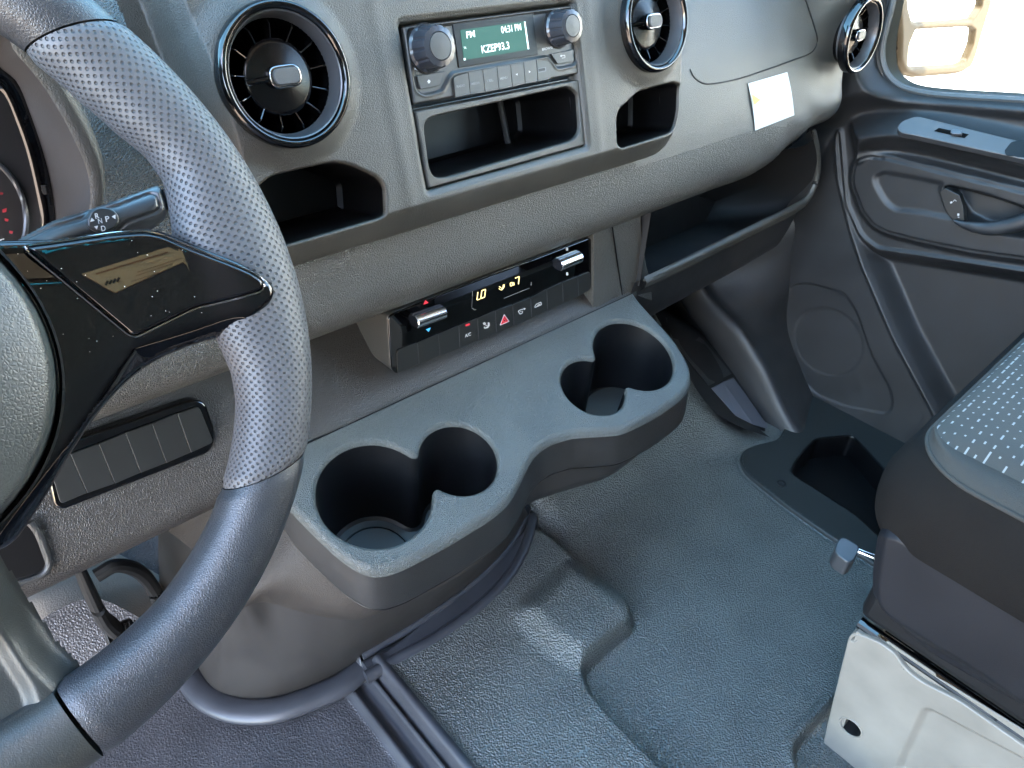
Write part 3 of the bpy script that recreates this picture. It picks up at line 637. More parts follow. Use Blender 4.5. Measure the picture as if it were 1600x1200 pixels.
# ------------------------------------------------------------------ CUP HOLDER CONSOLE
TT = rad(22); TR = Fr((0, .51, -.475), (1, 0, 0), (0, math.cos(TT), math.sin(TT)))
tray = thing('cup_holder_console', (.42, .50, -.85), 'moulded grey console with four cup wells under the climate controls', 'cup holder')
to = TR.pxs([(440, 770), (450, 787), (487, 825), (525, 861), (559, 885), (581, 892), (602, 890), (630, 880), (700, 843), (769, 801), (795, 778), (812, 750), (825, 719), (838, 700), (860, 685), (896, 674), (930, 673), (971, 670), (1000, 657), (1030, 641), (1060, 620), (1075, 606), (1081, 588), (1078, 569), (1066, 548), (1054, 529), (1020, 492), (997, 467)])
to = [(.176, .035)]+[to[0]]+to[1:]+[(.722, .035)]
to = rnd(to, .008, 3)
cups = [((.2555, -.067), .0575, .078), ((.3490, -.0765), .0425, .066), ((.6345, -.068), .0555, .078), ((.5500, -.0775), .0425, .066)]
def smin(a_, b_, k): 
    h = np.clip(.5+.5*(b_-a_)/k, 0, 1); return b_*(1-h)+a_*h-k*h*(1-h)
def arcpair(A, RA_, B, RB_, n=70):
    """outline of two overlapping round wells, with softened tongues where they meet"""
    A = np.array(A); B = np.array(B); P = []
    t0 = math.atan2(*(B-A)[::-1]); P1 = [A+RA_*np.array([math.cos(t0+t), math.sin(t0+t)]) for t in np.linspace(0, 2*math.pi, n, endpoint=False)]
    P1 = [p for p in P1 if np.linalg.norm(p-B) > RB_+.0005]
    t0 = math.atan2(*(A-B)[::-1]); P2 = [B+RB_*np.array([math.cos(t0+t), math.sin(t0+t)]) for t in np.linspace(0, 2*math.pi, n, endpoint=False)]
    P2 = [p for p in P2 if np.linalg.norm(p-A) > RA_+.0005]
    return [tuple(p) for p in P1+P2]
wells = [arcpair((.2540, -.0665), .0598, (.3490, -.0765), .0455), arcpair((.6370, -.0665), .0582, (.5520, -.0775), .0445)]
hf('tray_top', TR, (.176, .742), (-.158, .034), .0010, lambda U, V: U*0, TRAY, tray, keep=lambda U, V: (sdf(to, U, V) < -.0056) & (sdf(wells[0], U, V) > .0008) & (sdf(wells[1], U, V) > .0008))
for P, big in zip(wells, ((.2540, -.0665), (.6370, -.0665))):
    skirt('well_rim', TR, P, [(.0022, -.0001), (.0010, 0), (-.0006, -.0003), (-.0022, -.0014), (-.0034, -.0032), (-.0040, -.0056)], TRAY, tray, n=520, dv=(0, .1, -1))
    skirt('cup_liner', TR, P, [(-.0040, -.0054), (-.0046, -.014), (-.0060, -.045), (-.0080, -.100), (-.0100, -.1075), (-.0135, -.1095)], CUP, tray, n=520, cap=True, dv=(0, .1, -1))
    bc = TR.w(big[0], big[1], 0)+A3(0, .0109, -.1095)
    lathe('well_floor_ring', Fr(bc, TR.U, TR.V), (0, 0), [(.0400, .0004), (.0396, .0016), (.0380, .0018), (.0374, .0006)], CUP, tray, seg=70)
skirt('tray_rim', TR, to, [(-.0070, -.0003), (-.0062, 0), (-.0045, -.0004), (-.0025, -.0018), (-.0010, -.0040), (0, -.0075), (.0002, -.0100)], TRAY, tray, dv=(0, -.02, -1))
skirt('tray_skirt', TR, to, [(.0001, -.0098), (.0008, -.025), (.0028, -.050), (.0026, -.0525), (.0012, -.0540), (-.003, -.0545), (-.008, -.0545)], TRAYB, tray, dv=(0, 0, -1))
# lower shell: seam -> crease -> floor
SM = TR.up(-.050)
A_ = [(.15, .62, -.50), (.178, .545, -.515)]+[on(x, y, SM.O, SM.N) for x, y in ((452, 818), (500, 874), (555, 932), (574, 943), (600, 941), (660, 912), (750, 862), (787, 825), (812, 784))]
_R, _N = outl(to, 900)
def under_skirt(P, o_=-.0048, h_=-.044):
    out = []
    for p in P:
        q = np.array(p)-TR.O; uv = np.array([q@TR.U, q@TR.V]); i = np.argmin(((_R-uv)**2).sum(1)); r_ = _R[i]+_N[i]*o_; out.append(TR.w(r_[0], r_[1], 0)+A3(0, 0, -.051))
    return out
Aj = [np.array(A_[0]), np.array(A_[1])+A3(.01, 0, .01)]+under_skirt(A_[2:])
B1 = [(.10, .68, -.62), (.118, .60, -.625)]+[atZ(x, y, z) for x, y, z in ((367, 950, -.62), (412, 941, -.63), (469, 956, -.64), (520, 966, -.645), (562, 968, -.65), (650, 935, -.65), (740, 885, -.65), (790, 840, -.65), (818, 795, -.65))]
B2 = [np.array(p)+A3(.010, .014, -.004) for p in B1]
D1 = [(.085, .76, -.85), (.088, .68, -.85)]+[atZ(x, y, -.85) for x, y in ((316, 1058), (338, 1082), (385, 1094), (440, 1088), (500, 1066), (560, 1033), (690, 950), (780, 875), (826, 806))]
CM = [np.array(a_)*.5+np.array(b_)*.5+A3(0, -.004, 0) for a_, b_ in zip(Aj, B1)]
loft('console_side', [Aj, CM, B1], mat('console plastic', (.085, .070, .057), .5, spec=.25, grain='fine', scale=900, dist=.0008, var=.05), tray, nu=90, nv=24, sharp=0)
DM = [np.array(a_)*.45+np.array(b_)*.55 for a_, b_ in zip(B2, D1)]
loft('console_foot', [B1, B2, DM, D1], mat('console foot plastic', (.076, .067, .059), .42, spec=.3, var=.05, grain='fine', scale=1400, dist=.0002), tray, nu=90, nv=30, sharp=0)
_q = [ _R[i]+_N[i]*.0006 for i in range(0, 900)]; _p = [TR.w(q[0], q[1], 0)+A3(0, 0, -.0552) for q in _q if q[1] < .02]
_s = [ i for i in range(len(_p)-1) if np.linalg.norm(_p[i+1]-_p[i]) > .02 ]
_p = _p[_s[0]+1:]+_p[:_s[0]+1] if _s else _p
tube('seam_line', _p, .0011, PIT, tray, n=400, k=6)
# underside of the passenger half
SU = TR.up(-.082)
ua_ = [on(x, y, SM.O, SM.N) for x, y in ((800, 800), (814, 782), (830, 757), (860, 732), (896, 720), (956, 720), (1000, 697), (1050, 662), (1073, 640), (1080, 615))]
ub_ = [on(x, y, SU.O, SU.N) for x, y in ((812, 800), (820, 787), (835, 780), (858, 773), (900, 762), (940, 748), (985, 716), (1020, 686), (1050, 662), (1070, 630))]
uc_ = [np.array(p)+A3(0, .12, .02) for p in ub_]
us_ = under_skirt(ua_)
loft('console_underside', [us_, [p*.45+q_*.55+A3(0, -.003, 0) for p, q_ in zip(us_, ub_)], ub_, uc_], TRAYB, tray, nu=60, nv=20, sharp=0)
# ------------------------------------------------------------------ STEERING WHEEL
TW = rad(28.22); WC = A3(-.0448, .3401, -.175)
WF = Fr(WC, (1, 0, 0), (0, math.sin(TW), math.cos(TW)))
wheel = thing('steering_wheel', tuple(WC), 'grey leather grained steering wheel with perforated grips and gloss black spokes', 'steering wheel')
ANG = [-180, -130, -100, -80, -60, -42, -40, -31, -22, -17, -12, -2, 8, 12, 16, 20, 25, 31, 37, 43, 46, 60, 90, 120, 180]
INN = [.1600, .1600, .1560, .1565, .1608, .1612, .1610, .1603, .1595, .1570, .1520, .1460, .1480, .1535, .1590, .1600, .1575, .1572, .1590, .1625, .1635, .164, .164, .164, .1600]
def rimsec(th, dout=.1985):
    t = th if th <= 90 else 180-th
    if th < -90: t = -180-th
    ri = np.interp(t, ANG, INN); return (dout+ri)/2, (dout-ri)/2
def rim(name, t0, t1, M, n, k=28, rad_off=0, sl=(0, 0), sink=.0):
    V = []; UV = []
    T = np.linspace(t0, t1, n)
    for i, th in enumerate(T):
        rc, a_ = rimsec(th)
        b_ = .0165+rad_off
        if sink:
            e = min(i, n-1-i)
            if e < 3: a_ -= sink*(1-e/3); b_ -= sink*(1-e/3)
        for j in range(k):
            p = 2*math.pi*j/k; f_ = i/(n-1); t = rad(th+math.cos(p)*(sl[0]*(1-f_)+sl[1]*f_)); D = WF.U*math.cos(t)+WF.V*math.sin(t)
            V.append(WC+D*(rc+(a_+rad_off)*math.cos(p))+WF.N*(b_*math.sin(p)))
            UV.append((t*.18, j/k*.112))
    UV = np.array(UV)
    # seam in v handled by duplicating the last column
    V = np.array(V).reshape(n, k, 3); V = np.concatenate([V, V[:, :1]], 1).reshape(-1, 3)
    UV = UV.reshape(n, k, 2); UV = np.concatenate([UV, UV[:, :1]+np.array([0, .112])], 1).reshape(-1, 2)
    k += 1; I = np.arange(n*k).reshape(n, k)
    F = np.stack([I[:-1, :-1], I[1:, :-1], I[1:, 1:], I[:-1, 1:]], -1).reshape(-1, 4)
    return mobj(name, V, F, M, wheel, sharp=0, uv=UV)
def dotmat():
    M = mat('perforated leather', (.072, .076, .082), .52, spec=.4, grain=None); n = M.node_tree.nodes; L = M.node_tree.links; b = n['Principled BSDF']
    tc = n.new('ShaderNodeTexCoord'); sp_ = n.new('ShaderNodeSeparateXYZ'); L.new(tc.outputs['UV'], sp_.inputs[0])
    def mt(op, a_, b_=None, c_=None):
        x = n.new('ShaderNodeMath'); x.operation = op
        for i, v in enumerate((a_, b_, c_)):
            if v is None: continue
            if isinstance(v, (int, float)): x.inputs[i].default_value = v
            else: L.new(v, x.inputs[i])
        return x.outputs[0]
    s = 1/.0042
    x = mt('MULTIPLY', sp_.outputs[0], s)
    n_rows = 30
    y = mt('MULTIPLY', sp_.outputs[1], n_rows/.112)
    def cell(ox, oy):
        fx = mt('SUBTRACT', mt('FRACT', mt('ADD', x, ox)), .5); fy = mt('SUBTRACT', mt('FRACT', mt('ADD', y, oy)), .5)
        return mt('ADD', mt('MULTIPLY', fx, fx), mt('MULTIPLY', fy, fy))
    d = mt('MINIMUM', cell(0, 0), cell(.5, .5))
    r = n.new('ShaderNodeMapRange'); r.interpolation_type = 'SMOOTHSTEP'; r.inputs[1].default_value = .006; r.inputs[2].default_value = .050; L.new(d, r.inputs[0])
    bp = n.new('ShaderNodeBump'); bp.inputs['Distance'].default_value = .0009; bp.inputs['Strength'].default_value = 1; L.new(r.outputs[0], bp.inputs['Height']); L.new(bp.outputs[0], b.inputs['Normal'])
    mx = n.new('ShaderNodeMix'); mx.data_type = 'RGBA'; mx.inputs[6].default_value = (.022, .022, .024, 1); mx.inputs[7].default_value = (.062, .062, .066, 1)
    L.new(r.outputs[0], mx.inputs[0]); L.new(mx.outputs[2], b.inputs['Base Color'])
    return M
PERF = dotmat(); LEA = mat('wheel leather', (.060, .066, .076), .38, grain='leather', scale=850, dist=.00008, var=.04)
rim('grip', -36, 39.5, PERF, 160, sink=.0012, sl=(4.4, -3.5)); rim('grip', 140.5, 216, PERF, 80, sink=.0012, sl=(3.5, -4.4))
rim('rim_leather', -81, -36.2, LEA, 70, sink=.0010, sl=(0, 4.4)); rim('rim_leather', 39.8, 140.2, LEA, 90, sink=.0010, sl=(-3.5, 3.5)); rim('rim_leather', 216.3, 261, LEA, 50, sink=.0010, sl=(-4.4, 0))
rim('rim_leather', 261.6, 278.4, WHEELP, 24, rad_off=-.0006)
# hub pad
def hubh(U, V):
    r = np.hypot(U, V)/.080; return .030+.018*(1-np.clip(r, 0, 1)**2.6)-.022*ss(r, .93, 1.02)
hf('hub_pad', WF, (-.085, .085), (-.085, .085), .0012, hubh, AIRB, wheel, keep=lambda U, V: np.hypot(U, V) < .0812)
lathe('hub_shell', WF, (0, 0), [(.081, .018), (.083, .010), (.084, -.01), (.07, -.045), (.05, -.05), (.0001, -.05)], DARK, wheel, seg=80)
# bottom spoke
# right spoke outline on the frame, mirrored for the left
HS = WF.up(.006)
o1 = [(.060, .040), (.0840, .0345), (.100, .0305), (.120, .0285), (.135, .0265), (.1425, .0225), (.160, .0065), (.172, -.0045), (.1785, -.0135), (.1795, -.0185), (.1745, -.0245), (.160, -.0305), (.150, -.0330), (.136, -.0315), (.118, -.0330), (.100, -.0385), (.084, -.0475), (.068, -.0600), (.052, -.0750), (.035, -.0880), (.020, -.0850), (.04, -.02)]
i1 = [(.0838, .0308), (.100, .0290), (.120, .0272), (.132, .0250), (.139, .0215), (.158, .0040), (.1700, -.0070), (.1738, -.0120), (.1715, -.0165), (.160, -.0165), (.140, -.0150), (.1095, -.0195)]
def sph(o_, base, crown):
    def f(U, V):
        d = sdf(o_, U, V); H = base+.002*ss(-d, .004, .02)+.0085*ss(U, .143, .168)
        # lower flank falls away below a soft crease
        cre = (V+.0215)+(.11-np.clip(U, 0, .11))*.72
        H -= .020*ss(-cre, -.001, .030)
        return H
    return f
def mirror(P): return [(-x, y) for x, y in P][::-1]
o1r = rnd(o1, .006, 4)
for o_ in (o1r, mirror(o1r)):
    c = np.array(o_); f = sph(o1r, .010, 0); fm = lambda U, V: f(np.abs(U), V)
    hf('spoke', WF, (c[:, 0].min(), c[:, 0].max()), (c[:, 1].min(), c[:, 1].max()), .0009, fm, GLOSS, wheel, keep=lambda U, V, o_=o_: sdf(o_, U, V) < -.0030)
    skirt('spoke_edge', WF, o_, [(-.0042, -.0001), (-.0028, -.0003), (-.0012, -.0012), (-.0003, -.0030), (0, -.0060), (-.0010, -.0098)], GLOSS, wheel, base=fm)
    skirt('spoke_back', WF, o_, [(-.0008, -.0030), (-.003, -.022), (-.012, -.030)], DARK, wheel, cap=True)
i1r = rnd(i1, .0035, 5)
for o_ in (i1r, mirror(i1r)):
    c = np.array(o_)
    hf('spoke_panel', WF, (c[:, 0].min()-.003, c[:, 0].max()+.003), (c[:, 1].min()-.003, c[:, 1].max()+.003), .0008,
       lambda U, V, o_=o_: .0150+.0085*ss(np.abs(U), .143, .168)-.0055*ss(sdf(o_, U, V), -.0022, .0012), GLOSS, wheel, keep=lambda U, V, o_=o_: sdf(o_, U, V) < .0014)
    tube('panel_joint', [WF.w(u, v, .0128+.0085*float(ss(np.array(abs(u)), .143, .168))) for u, v in o_+[o_[0]]], .0006, CHROMED, wheel, n=160, k=6, smooth_path=True)
random.seed(4); dv_ = []; df_ = []
for _ in range(90):
    u_, v_ = random.uniform(.06, .165), random.uniform(-.045, .03)
    if sdf(i1r, np.array(u_), np.array(v_)) > -.003 and not (sdf(o1r, np.array(u_), np.array(v_)) < -.006 and v_ > -.02): continue
    r_ = random.choice((.00018, .00022, .0003)); k_ = len(dv_); hh = .0154 if sdf(i1r, np.array(u_), np.array(v_)) < -.003 else .0126
    dv_ += [WF.w(u_+r_*math.cos(t), v_+r_*math.sin(t)*.8, hh) for t in (0, 1.26, 2.51, 3.77, 5.03)]; df_.append(tuple(range(k_, k_+5)))
dst = mobj('dust', dv_, df_, mat('dust', (.45, .43, .40), .9), wheel, smooth=False); dst['kind'] = 'stuff'
# lower spoke, covered in the same leather, with a recessed strip
ls = rnd([(-.026, -.070), (.026, -.070), (.0275, -.110), (.030, -.140), (.034, -.155), (.030, -.178), (-.030, -.178), (-.034, -.155), (-.030, -.140), (-.0275, -.110)], .004)
lg = rnd([(-.012, -.090), (.012, -.090), (.015, -.150), (.011, -.172), (-.011, -.172), (-.015, -.150)], .004)
def lsh(U, V):
    d = sdf(ls, U, V); H = .004+.010*np.clip((-V-.16)/.03, 0, 1)-.014*ss(d, -.012, .002)+.016*ss(V, -.13, -.08)
    g = sdf(lg, U, V); return H-.0045*(1-ss(g, -.003, .004))
hf('lower_spoke', WF, (-.037, .037), (-.180, -.066), .001, lsh, WHEELP, wheel, keep=lambda U, V: sdf(ls, U, V) < .003)
# ------------------------------------------------------------------ GEAR STALK behind the wheel
GF = WF.up(-.040)
stalk = thing('gear_stalk', tuple(GF.w(.06, .01, 0)), 'grey gear selector stalk marked R N D and P behind the wheel', 'gear stalk')
def p4(x, y): return (x*.275, 250+y*.275)
so1 = rnd(GF.pxs([p4(-300, 640), p4(60, 490), p4(100, 440), p4(300, 330), p4(560, 250), p4(850, 145), p4(915, 122), p4(940, 132), p4(965, 200), p4(990, 275), p4(955, 335), p4(860, 400), p4(600, 480), p4(300, 580), p4(-200, 800)]), .005)
so2 = rnd(GF.pxs([p4(-200, 620), p4(70, 492), p4(160, 440), p4(300, 372), p4(440, 335), p4(490, 315), p4(520, 280), p4(560, 265), p4(635, 262), p4(680, 252), p4(865, 182), p4(895, 190), p4(915, 268), p4(895, 290), p4(720, 350), p4(685, 385), p4(640, 415), p4(570, 430), p4(480, 440), p4(200, 520), p4(-200, 680)]), .003)
def gsh(U, V):
    d = sdf(so1, U, V); x = np.clip((d+.011)/.011, 0, 1); H = -.013*(1-np.sqrt(np.maximum(0, 1-x*x*.97)))
    e = sdf(so2, U, V); H -= .0018*(1-ss(np.abs(e), .0003, .0012)); return H
c = np.array(so1)
hf('stalk_body', GF, (c[:, 0].min(), c[:, 0].max()+.001), (c[:, 1].min(), c[:, 1].max()+.001), .0007, gsh, mat('stalk plastic', (.075, .08, .085), .36, var=.04), stalk, keep=lambda U, V: sdf(so1, U, V) < .0002)
GL = GF.up(.0004)
ov = rnd(GL.pxs([p4(492, 345), p4(520, 285), p4(570, 268), p4(640, 278), p4(675, 320), p4(678, 350), p4(655, 385), p4(600, 412), p4(540, 410), p4(500, 385)]), .004)
kn = plate('selector_button', GF, ov, -.002, .0016, mat('stalk button plastic', (.05, .055, .062), .4), stalk, bevel=.0008)
GT = GF.up(.0016)
def gt(s, x, y, w_, h_): text('print', s, GT, p4(x, y), p4(x+w_, y-w_*.22), p4(x-h_*.22, y-h_), WHITE, kn)
gt('R', 543, 335, 22, 30); gt('N', 560, 363, 22, 28); gt('D', 578, 406, 24, 30); gt('P', 602, 352, 22, 30)
for P in ([(512, 352), (538, 345), (520, 328)], [(534, 378), (556, 374), (550, 396)], [(634, 322), (656, 310), (655, 336)]): mark('arrow_print', GT, [p4(*p) for p in P], WHITE, kn)
ec = plate('stalk_end_button', GF, GF.pxs([p4(942, 150), p4(952, 148), p4(984, 262), p4(975, 275)]), -.010, -.0030, SATIN, stalk, bevel=.001)
# ------------------------------------------------------------------ INSTRUMENT CLUSTER
clus = thing('instrument_cluster', (-.03, .5, -.2), 'instrument cluster hood with a dark gauge behind the steering wheel', 'gauge cluster')
KY = .452
eo = [atY(x, y, KY) for x, y in ((20, 20), (37, 62), (67, 98), (94, 132), (124, 183), (150, 240), (160, 281), (160, 315), (150, 350), (120, 400))]
el = [atY(x, y, KY+.004) for x, y in ((5, 50), (22, 80), (50, 112), (78, 150), (104, 195), (128, 245), (140, 285), (140, 320), (130, 360), (105, 410))]
ei = [atY(x, y, .50) for x, y in ((-25, 80), (-2, 105), (24, 127), (46, 180), (66, 240), (78, 290), (84, 337), (84, 352), (80, 380), (70, 420))]
eback = [np.array(p)+A3(.018, .10, .01) for p in eo]
HOOD = mat('hood plastic', (.085, .076, .074), .5, grain='fine', scale=1300, dist=.00015, var=.04)
def both(L): return [A3(-.09-p[0], p[1], p[2]) for p in map(np.array, L)][::-1]+[np.array(p) for p in L]
loft('hood', [both(eback), both([np.array(p)+A3(.004, .006, .003) for p in eo]), both(eo), both(el)], FASC, clus, nu=120, nv=14, sharp=0)
loft('hood_liner', [both(el), both([np.array(a_)*.5+np.array(b_)*.5 for a_, b_ in zip(el, ei)]), both(ei)], HOOD, clus, nu=120, nv=14, sharp=0)
es = [atY(x, y, .502) for x, y in ((-60, 100), (-28, 122), (3, 142), (25, 190), (42, 240), (54, 290), (63, 337), (63, 352), (60, 380), (50, 420))]
loft('hood_rim', [both(ei), both([p+A3(0, -.003, 0) for p in ei]), both([p+A3(0, -.003, 0) for p in es]), both(es)], GLOSS, clus, nu=120, nv=8, sharp=40)
slot = tube('slot', [atY(68.5, 288, .4985), atY(72, 302, .4985)], .0022, DARK, clus, n=4, k=8)
tube('slot_rim', [atY(67.3+5.2*math.cos(t)+2.5, 295+8.5*math.sin(t), .4982) for t in np.linspace(0, 6.3, 24)], .0003, SATIN, clus, n=40, k=5)
KF = Fr((0, .535, -.2), (1, 0, 0), (0, 0.25, 1))
gp = KF.pxs([(-140, 60), (-30, 110), (10, 150), (40, 220), (58, 290), (66, 350), (50, 430), (-140, 430)])
gp = [p for p in gp if p[0] > -.04]; gp = gp+[(-.09-u, v) for u, v in gp[::-1]]
plate('gauge_glass', KF, gp, -.004, 0, mat('gauge face', (.055, .048, .048), .35), clus)
ring = [KF.w(*KF.px(-72+112*math.cos(t), 345+112*math.sin(t)*1.0), .002) for t in np.linspace(-1.35, .5, 40)]
tube('gauge_ring', ring, .0016, SATIN, clus, n=60, k=8)
text('gauge_numeral', '5', KF, (-1, 384), (8, 382), (-2, 374), WHITE, clus, h=.001)
for P in ([(3, 327), (10, 325), (9.5, 331), (3.5, 332)], [(7, 341), (13, 342), (12, 346), (7, 345)], [(14, 360), (20, 361), (19, 365), (14, 364)], [(-2, 300), (5, 301), (4, 304), (-2, 304)]): mark('red_mark', KF, P, mat('dim red mark', (.30, .02, .03), .5, raw=True), clus, h=.001)

# ------------------------------------------------------------------ FLOOR
FLD = mat('driver mat rubber', (.14, .135, .145), .38, grain='pebble', scale=380, dist=.00045, var=.06)
bend = [(.52, .515), (.61, .495), (.70, .487), (.85, .476), (.95, .46), (1.3, .42)]
bx = np.array([b_[0] for b_ in bend]); by = np.array([b_[1] for b_ in bend])
bump = [atZ(x, y, -.82)[:2] for x, y in ((826, 812), (860, 828), (900, 862), (940, 895), (970, 917), (991, 945), (993, 962), (985, 975), (950, 1003), (920, 1030), (916, 1044), (930, 1075), (975, 1125), (1055, 1205), (1140, 1290), (1250, 1400))]
bump = [tuple(b_) for b_ in bump]+[(.36, -.5), (.245, -.5), (.245, .50), (.30, .50), (.40, .51), (.50, .53)]
bump = rnd(bump, .01, 3)
patch = [tuple(atZ(x, y, -.82)[:2]) for x, y in ((893, 872), (800, 955), (850, 1010), (880, 1030), (916, 1046), (992, 962), (985, 935))]
patch = rnd(patch, .02, 4)
well = [tuple(atZ(x, y, -.85)[:2]) for x, y in ((1302, 1092), (1267, 1128), (1242, 1156), (1236, 1175), (1243, 1200), (1300, 1290))]
well = rnd(well+[(.75, -.5), (1.3, -.5), (1.3, .09)], .02, 5)
stepg = [tuple(atZ(x, y, -.85)[:2]) for x, y in ((1215, 690), (1180, 698), (1160, 706), (1153, 722), (1163, 742), (1225, 792), (1300, 845), (1364, 884), (1450, 950))]
stepp = rnd(stepg+[(1.2, -.05), (1.258, .2), (1.258, .46)], .015, 4)
blk = rnd([tuple(atZ(x, y, -.85)[:2]) for x, y in ((1236, 743), (1242, 728), (1258, 706), (1274, 690), (1330, 684), (1400, 760), (1425, 890), (1337, 808))], .01)
conf = [tuple(p[:2]) for p in D1]
def floorh(U, V):
    Yb = np.interp(U, bx, by); t = V-Yb
    toe = .85*(np.sqrt(t*t+.02**2)+t)/2
    toe = np.minimum(toe, .45)*ss(U, .545, .62)*(1-ss(U, .985, 1.06))
    H = toe
    d = sdf(bump, U, V); H = H+.026*(1-ss(d, -.010, .004))
    p = sdf(patch, U, V); H = H+.016*(1-ss(p, -.030, .012))*ss(U, .30, .46)
    H -= .020*(ss(-d, .06, .13))*(V > -1)*ss(U, .245, .30)*0
    w_ = sdf(well, U, V); H -= .016*(1-ss(w_, -.008, .0)); H += .004*np.exp(-((w_-.004)/.005)**2)
    s = sdf(stepp, U, V); H -= .003*np.exp(-((s-.003)/.003)**2); H = H-.03*(1-ss(s, -.008, -.003))
    H -= .06*(1-ss(sdf(blk, U, V), -.002, .006))
    # driver side drops left of the seam
    H = np.where(U < .243, H*0+.026-.050*ss(-(U-.243), .0, .006), H)
    H -= .012*np.exp(-((U-.2425)/.0028)**2)*(V < .505)
    H += .010*np.exp(-((U-.222)/.006)**2)*(V < .50)
    H += .006*np.exp(-((U-.258)/.008)**2)*(V < .50)
    # mouldings following the foot of the console
    return H
zz = -.83
r1 = [tuple(atZ(x, y, zz)[:2]) for x, y in ((566, 1027), (600, 1008), (660, 972), (720, 930), (770, 885), (800, 850), (816, 820), (824, 795))]
r2 = [tuple(atZ(x, y, zz)[:2]) for x, y in ((572, 1060), (620, 1033), (680, 1000), (740, 958), (790, 910), (815, 870), (828, 835), (832, 810))]
r3 = [tuple(atZ(x, y, -.85)[:2]) for x, y in ((285, 1030), (300, 1062), (325, 1090), (370, 1108), (430, 1108), (490, 1088), (535, 1068), (562, 1046), (580, 1028))]
FF = Fr((0, 0, -.85), (1, 0, 0), (0, 1, 0))
def smoothz(U, V):
    d = np.minimum(np.minimum(pdist(r1, U, V), pdist(r2, U, V)), pdist(r3, U, V))
    near = ((np.abs(U-.238) < .026) & (V < .515))
    reg = sdf(rnd([(.243, .50)]+list(r2)+list(r1[::-1]), 0), U, V) < 0
    return near | reg
o = hf('floor', FF, (-.10, 1.26), (-.12, .95), .0023, floorh, FLOOR, None); struct(o)
floor_o = o
me = o.data; me.materials.append(FLOORS)
nf = len(me.polygons); li = np.zeros(nf*4, np.int32); me.loops.foreach_get('vertex_index', li); co_ = np.zeros(len(me.vertices)*3); me.vertices.foreach_get('co', co_); co_ = co_.reshape(-1, 3)
ctr = co_[li.reshape(-1, 4)].mean(1); mi = smoothz(ctr[:, 0], ctr[:, 1]).astype(np.int32); me.materials.append(PIT); mi[sdf(blk, ctr[:, 0], ctr[:, 1]) < -.001] = 2; me.materials.append(FLD); mi[ctr[:, 0] < .212] = 3; me.polygons.foreach_set('material_index', mi)  # floor under the step gap coloured near-black for its shade
STEPM = mat('step panel plastic', (.017, .019, .018), .5, spec=.3, raw=True, grain='fine', scale=1500, dist=.0001)
hf('step_panel', FF, (.84, 1.262), (-.06, .50), .0017, lambda U, V: .006+.85*(np.sqrt((V-np.interp(U, bx, by))**2+.02**2)+V-np.interp(U, bx, by))/2*.0, STEPM, floor_o, keep=lambda U, V: (sdf(stepp, U, V) < -.003) & (sdf(blk, U, V) > .003))
skirt('step_panel', FF, stepp, [(-.0042, .0059), (-.0026, .0060), (-.0012, .0052), (-.0003, .0036), (0, .0010), (0, -.02)], STEPM, floor_o, n=600)
skirt('step_gap_shade', FF, blk, [(.0045, .0059), (.0022, .0060), (.0008, .0052), (.0001, .0036), (0, .0010), (-.002, -.040)], PIT, floor_o, cap=True)  # shallow recess coloured near-black for the shade in the gap
tube('floor_moulding', [(x, y, -.826) for x, y in r1], .0060, FLOORS, floor_o, n=90, k=12)
tube('floor_moulding', [(x, y, -.828) for x, y in r2], .0085, FLOORS, floor_o, n=90, k=12)
tube('floor_moulding', [(x+.002, y, -.834) for x, y in ((np.array(r1)+np.array(r2))/2)], .011, FLOORS, floor_o, n=90, k=12, flat=.6)
tube('floor_moulding', [(x, y, -.852) for x, y in r3], .0165, FLOORS, floor_o, n=90, k=18, flat=.6)
o = hf('driver_floor', Fr((0, 0, -.875), (1, 0, 0), (0, 1, 0)), (-.6, .24), (-.6, 1.05), .006, lambda U, V: .9*(np.sqrt((V-.66)**2+.02**2)+(V-.66))/2-.002, FLD); struct(o)
o = box('rear_floor', (-.6, -.62, -.90), (1.3, -.115, -.862), FLOORS); struct(o)
o = box('under_floor', (-.12, -.12, -1.1), (1.28, 1.0, -1.02), DARK); struct(o)
o = loft('bulkhead', [[(-.75, 1.02, -1.10), (.4, 1.02, -1.10), (1.3, 1.02, -1.10)], [(-.6, 1.02, -.62), (.4, 1.02, -.62), (1.3, 1.02, -.62)], [(-.6, .97, -.40), (.4, .97, -.40), (1.3, .97, -.40)], [(-.6, 1.0, .0), (.4, 1.0, .0), (1.3, 1.0, .0)]], DARK, nu=10, nv=10); struct(o)
sc = lathe('floor_screw', Fr((0, 0, -.8435), (1, 0, 0), (0, 1, 0)), tuple(atZ(1221, 755, -.843)[:2]), [(.008, 0), (.0075, .001), (.0045, .0012), (.0040, -.001), (.0001, -.001)], DARK, None, seg=24)
tag(sc, 'dark round screw set in the step panel beside the passenger door', 'screw')
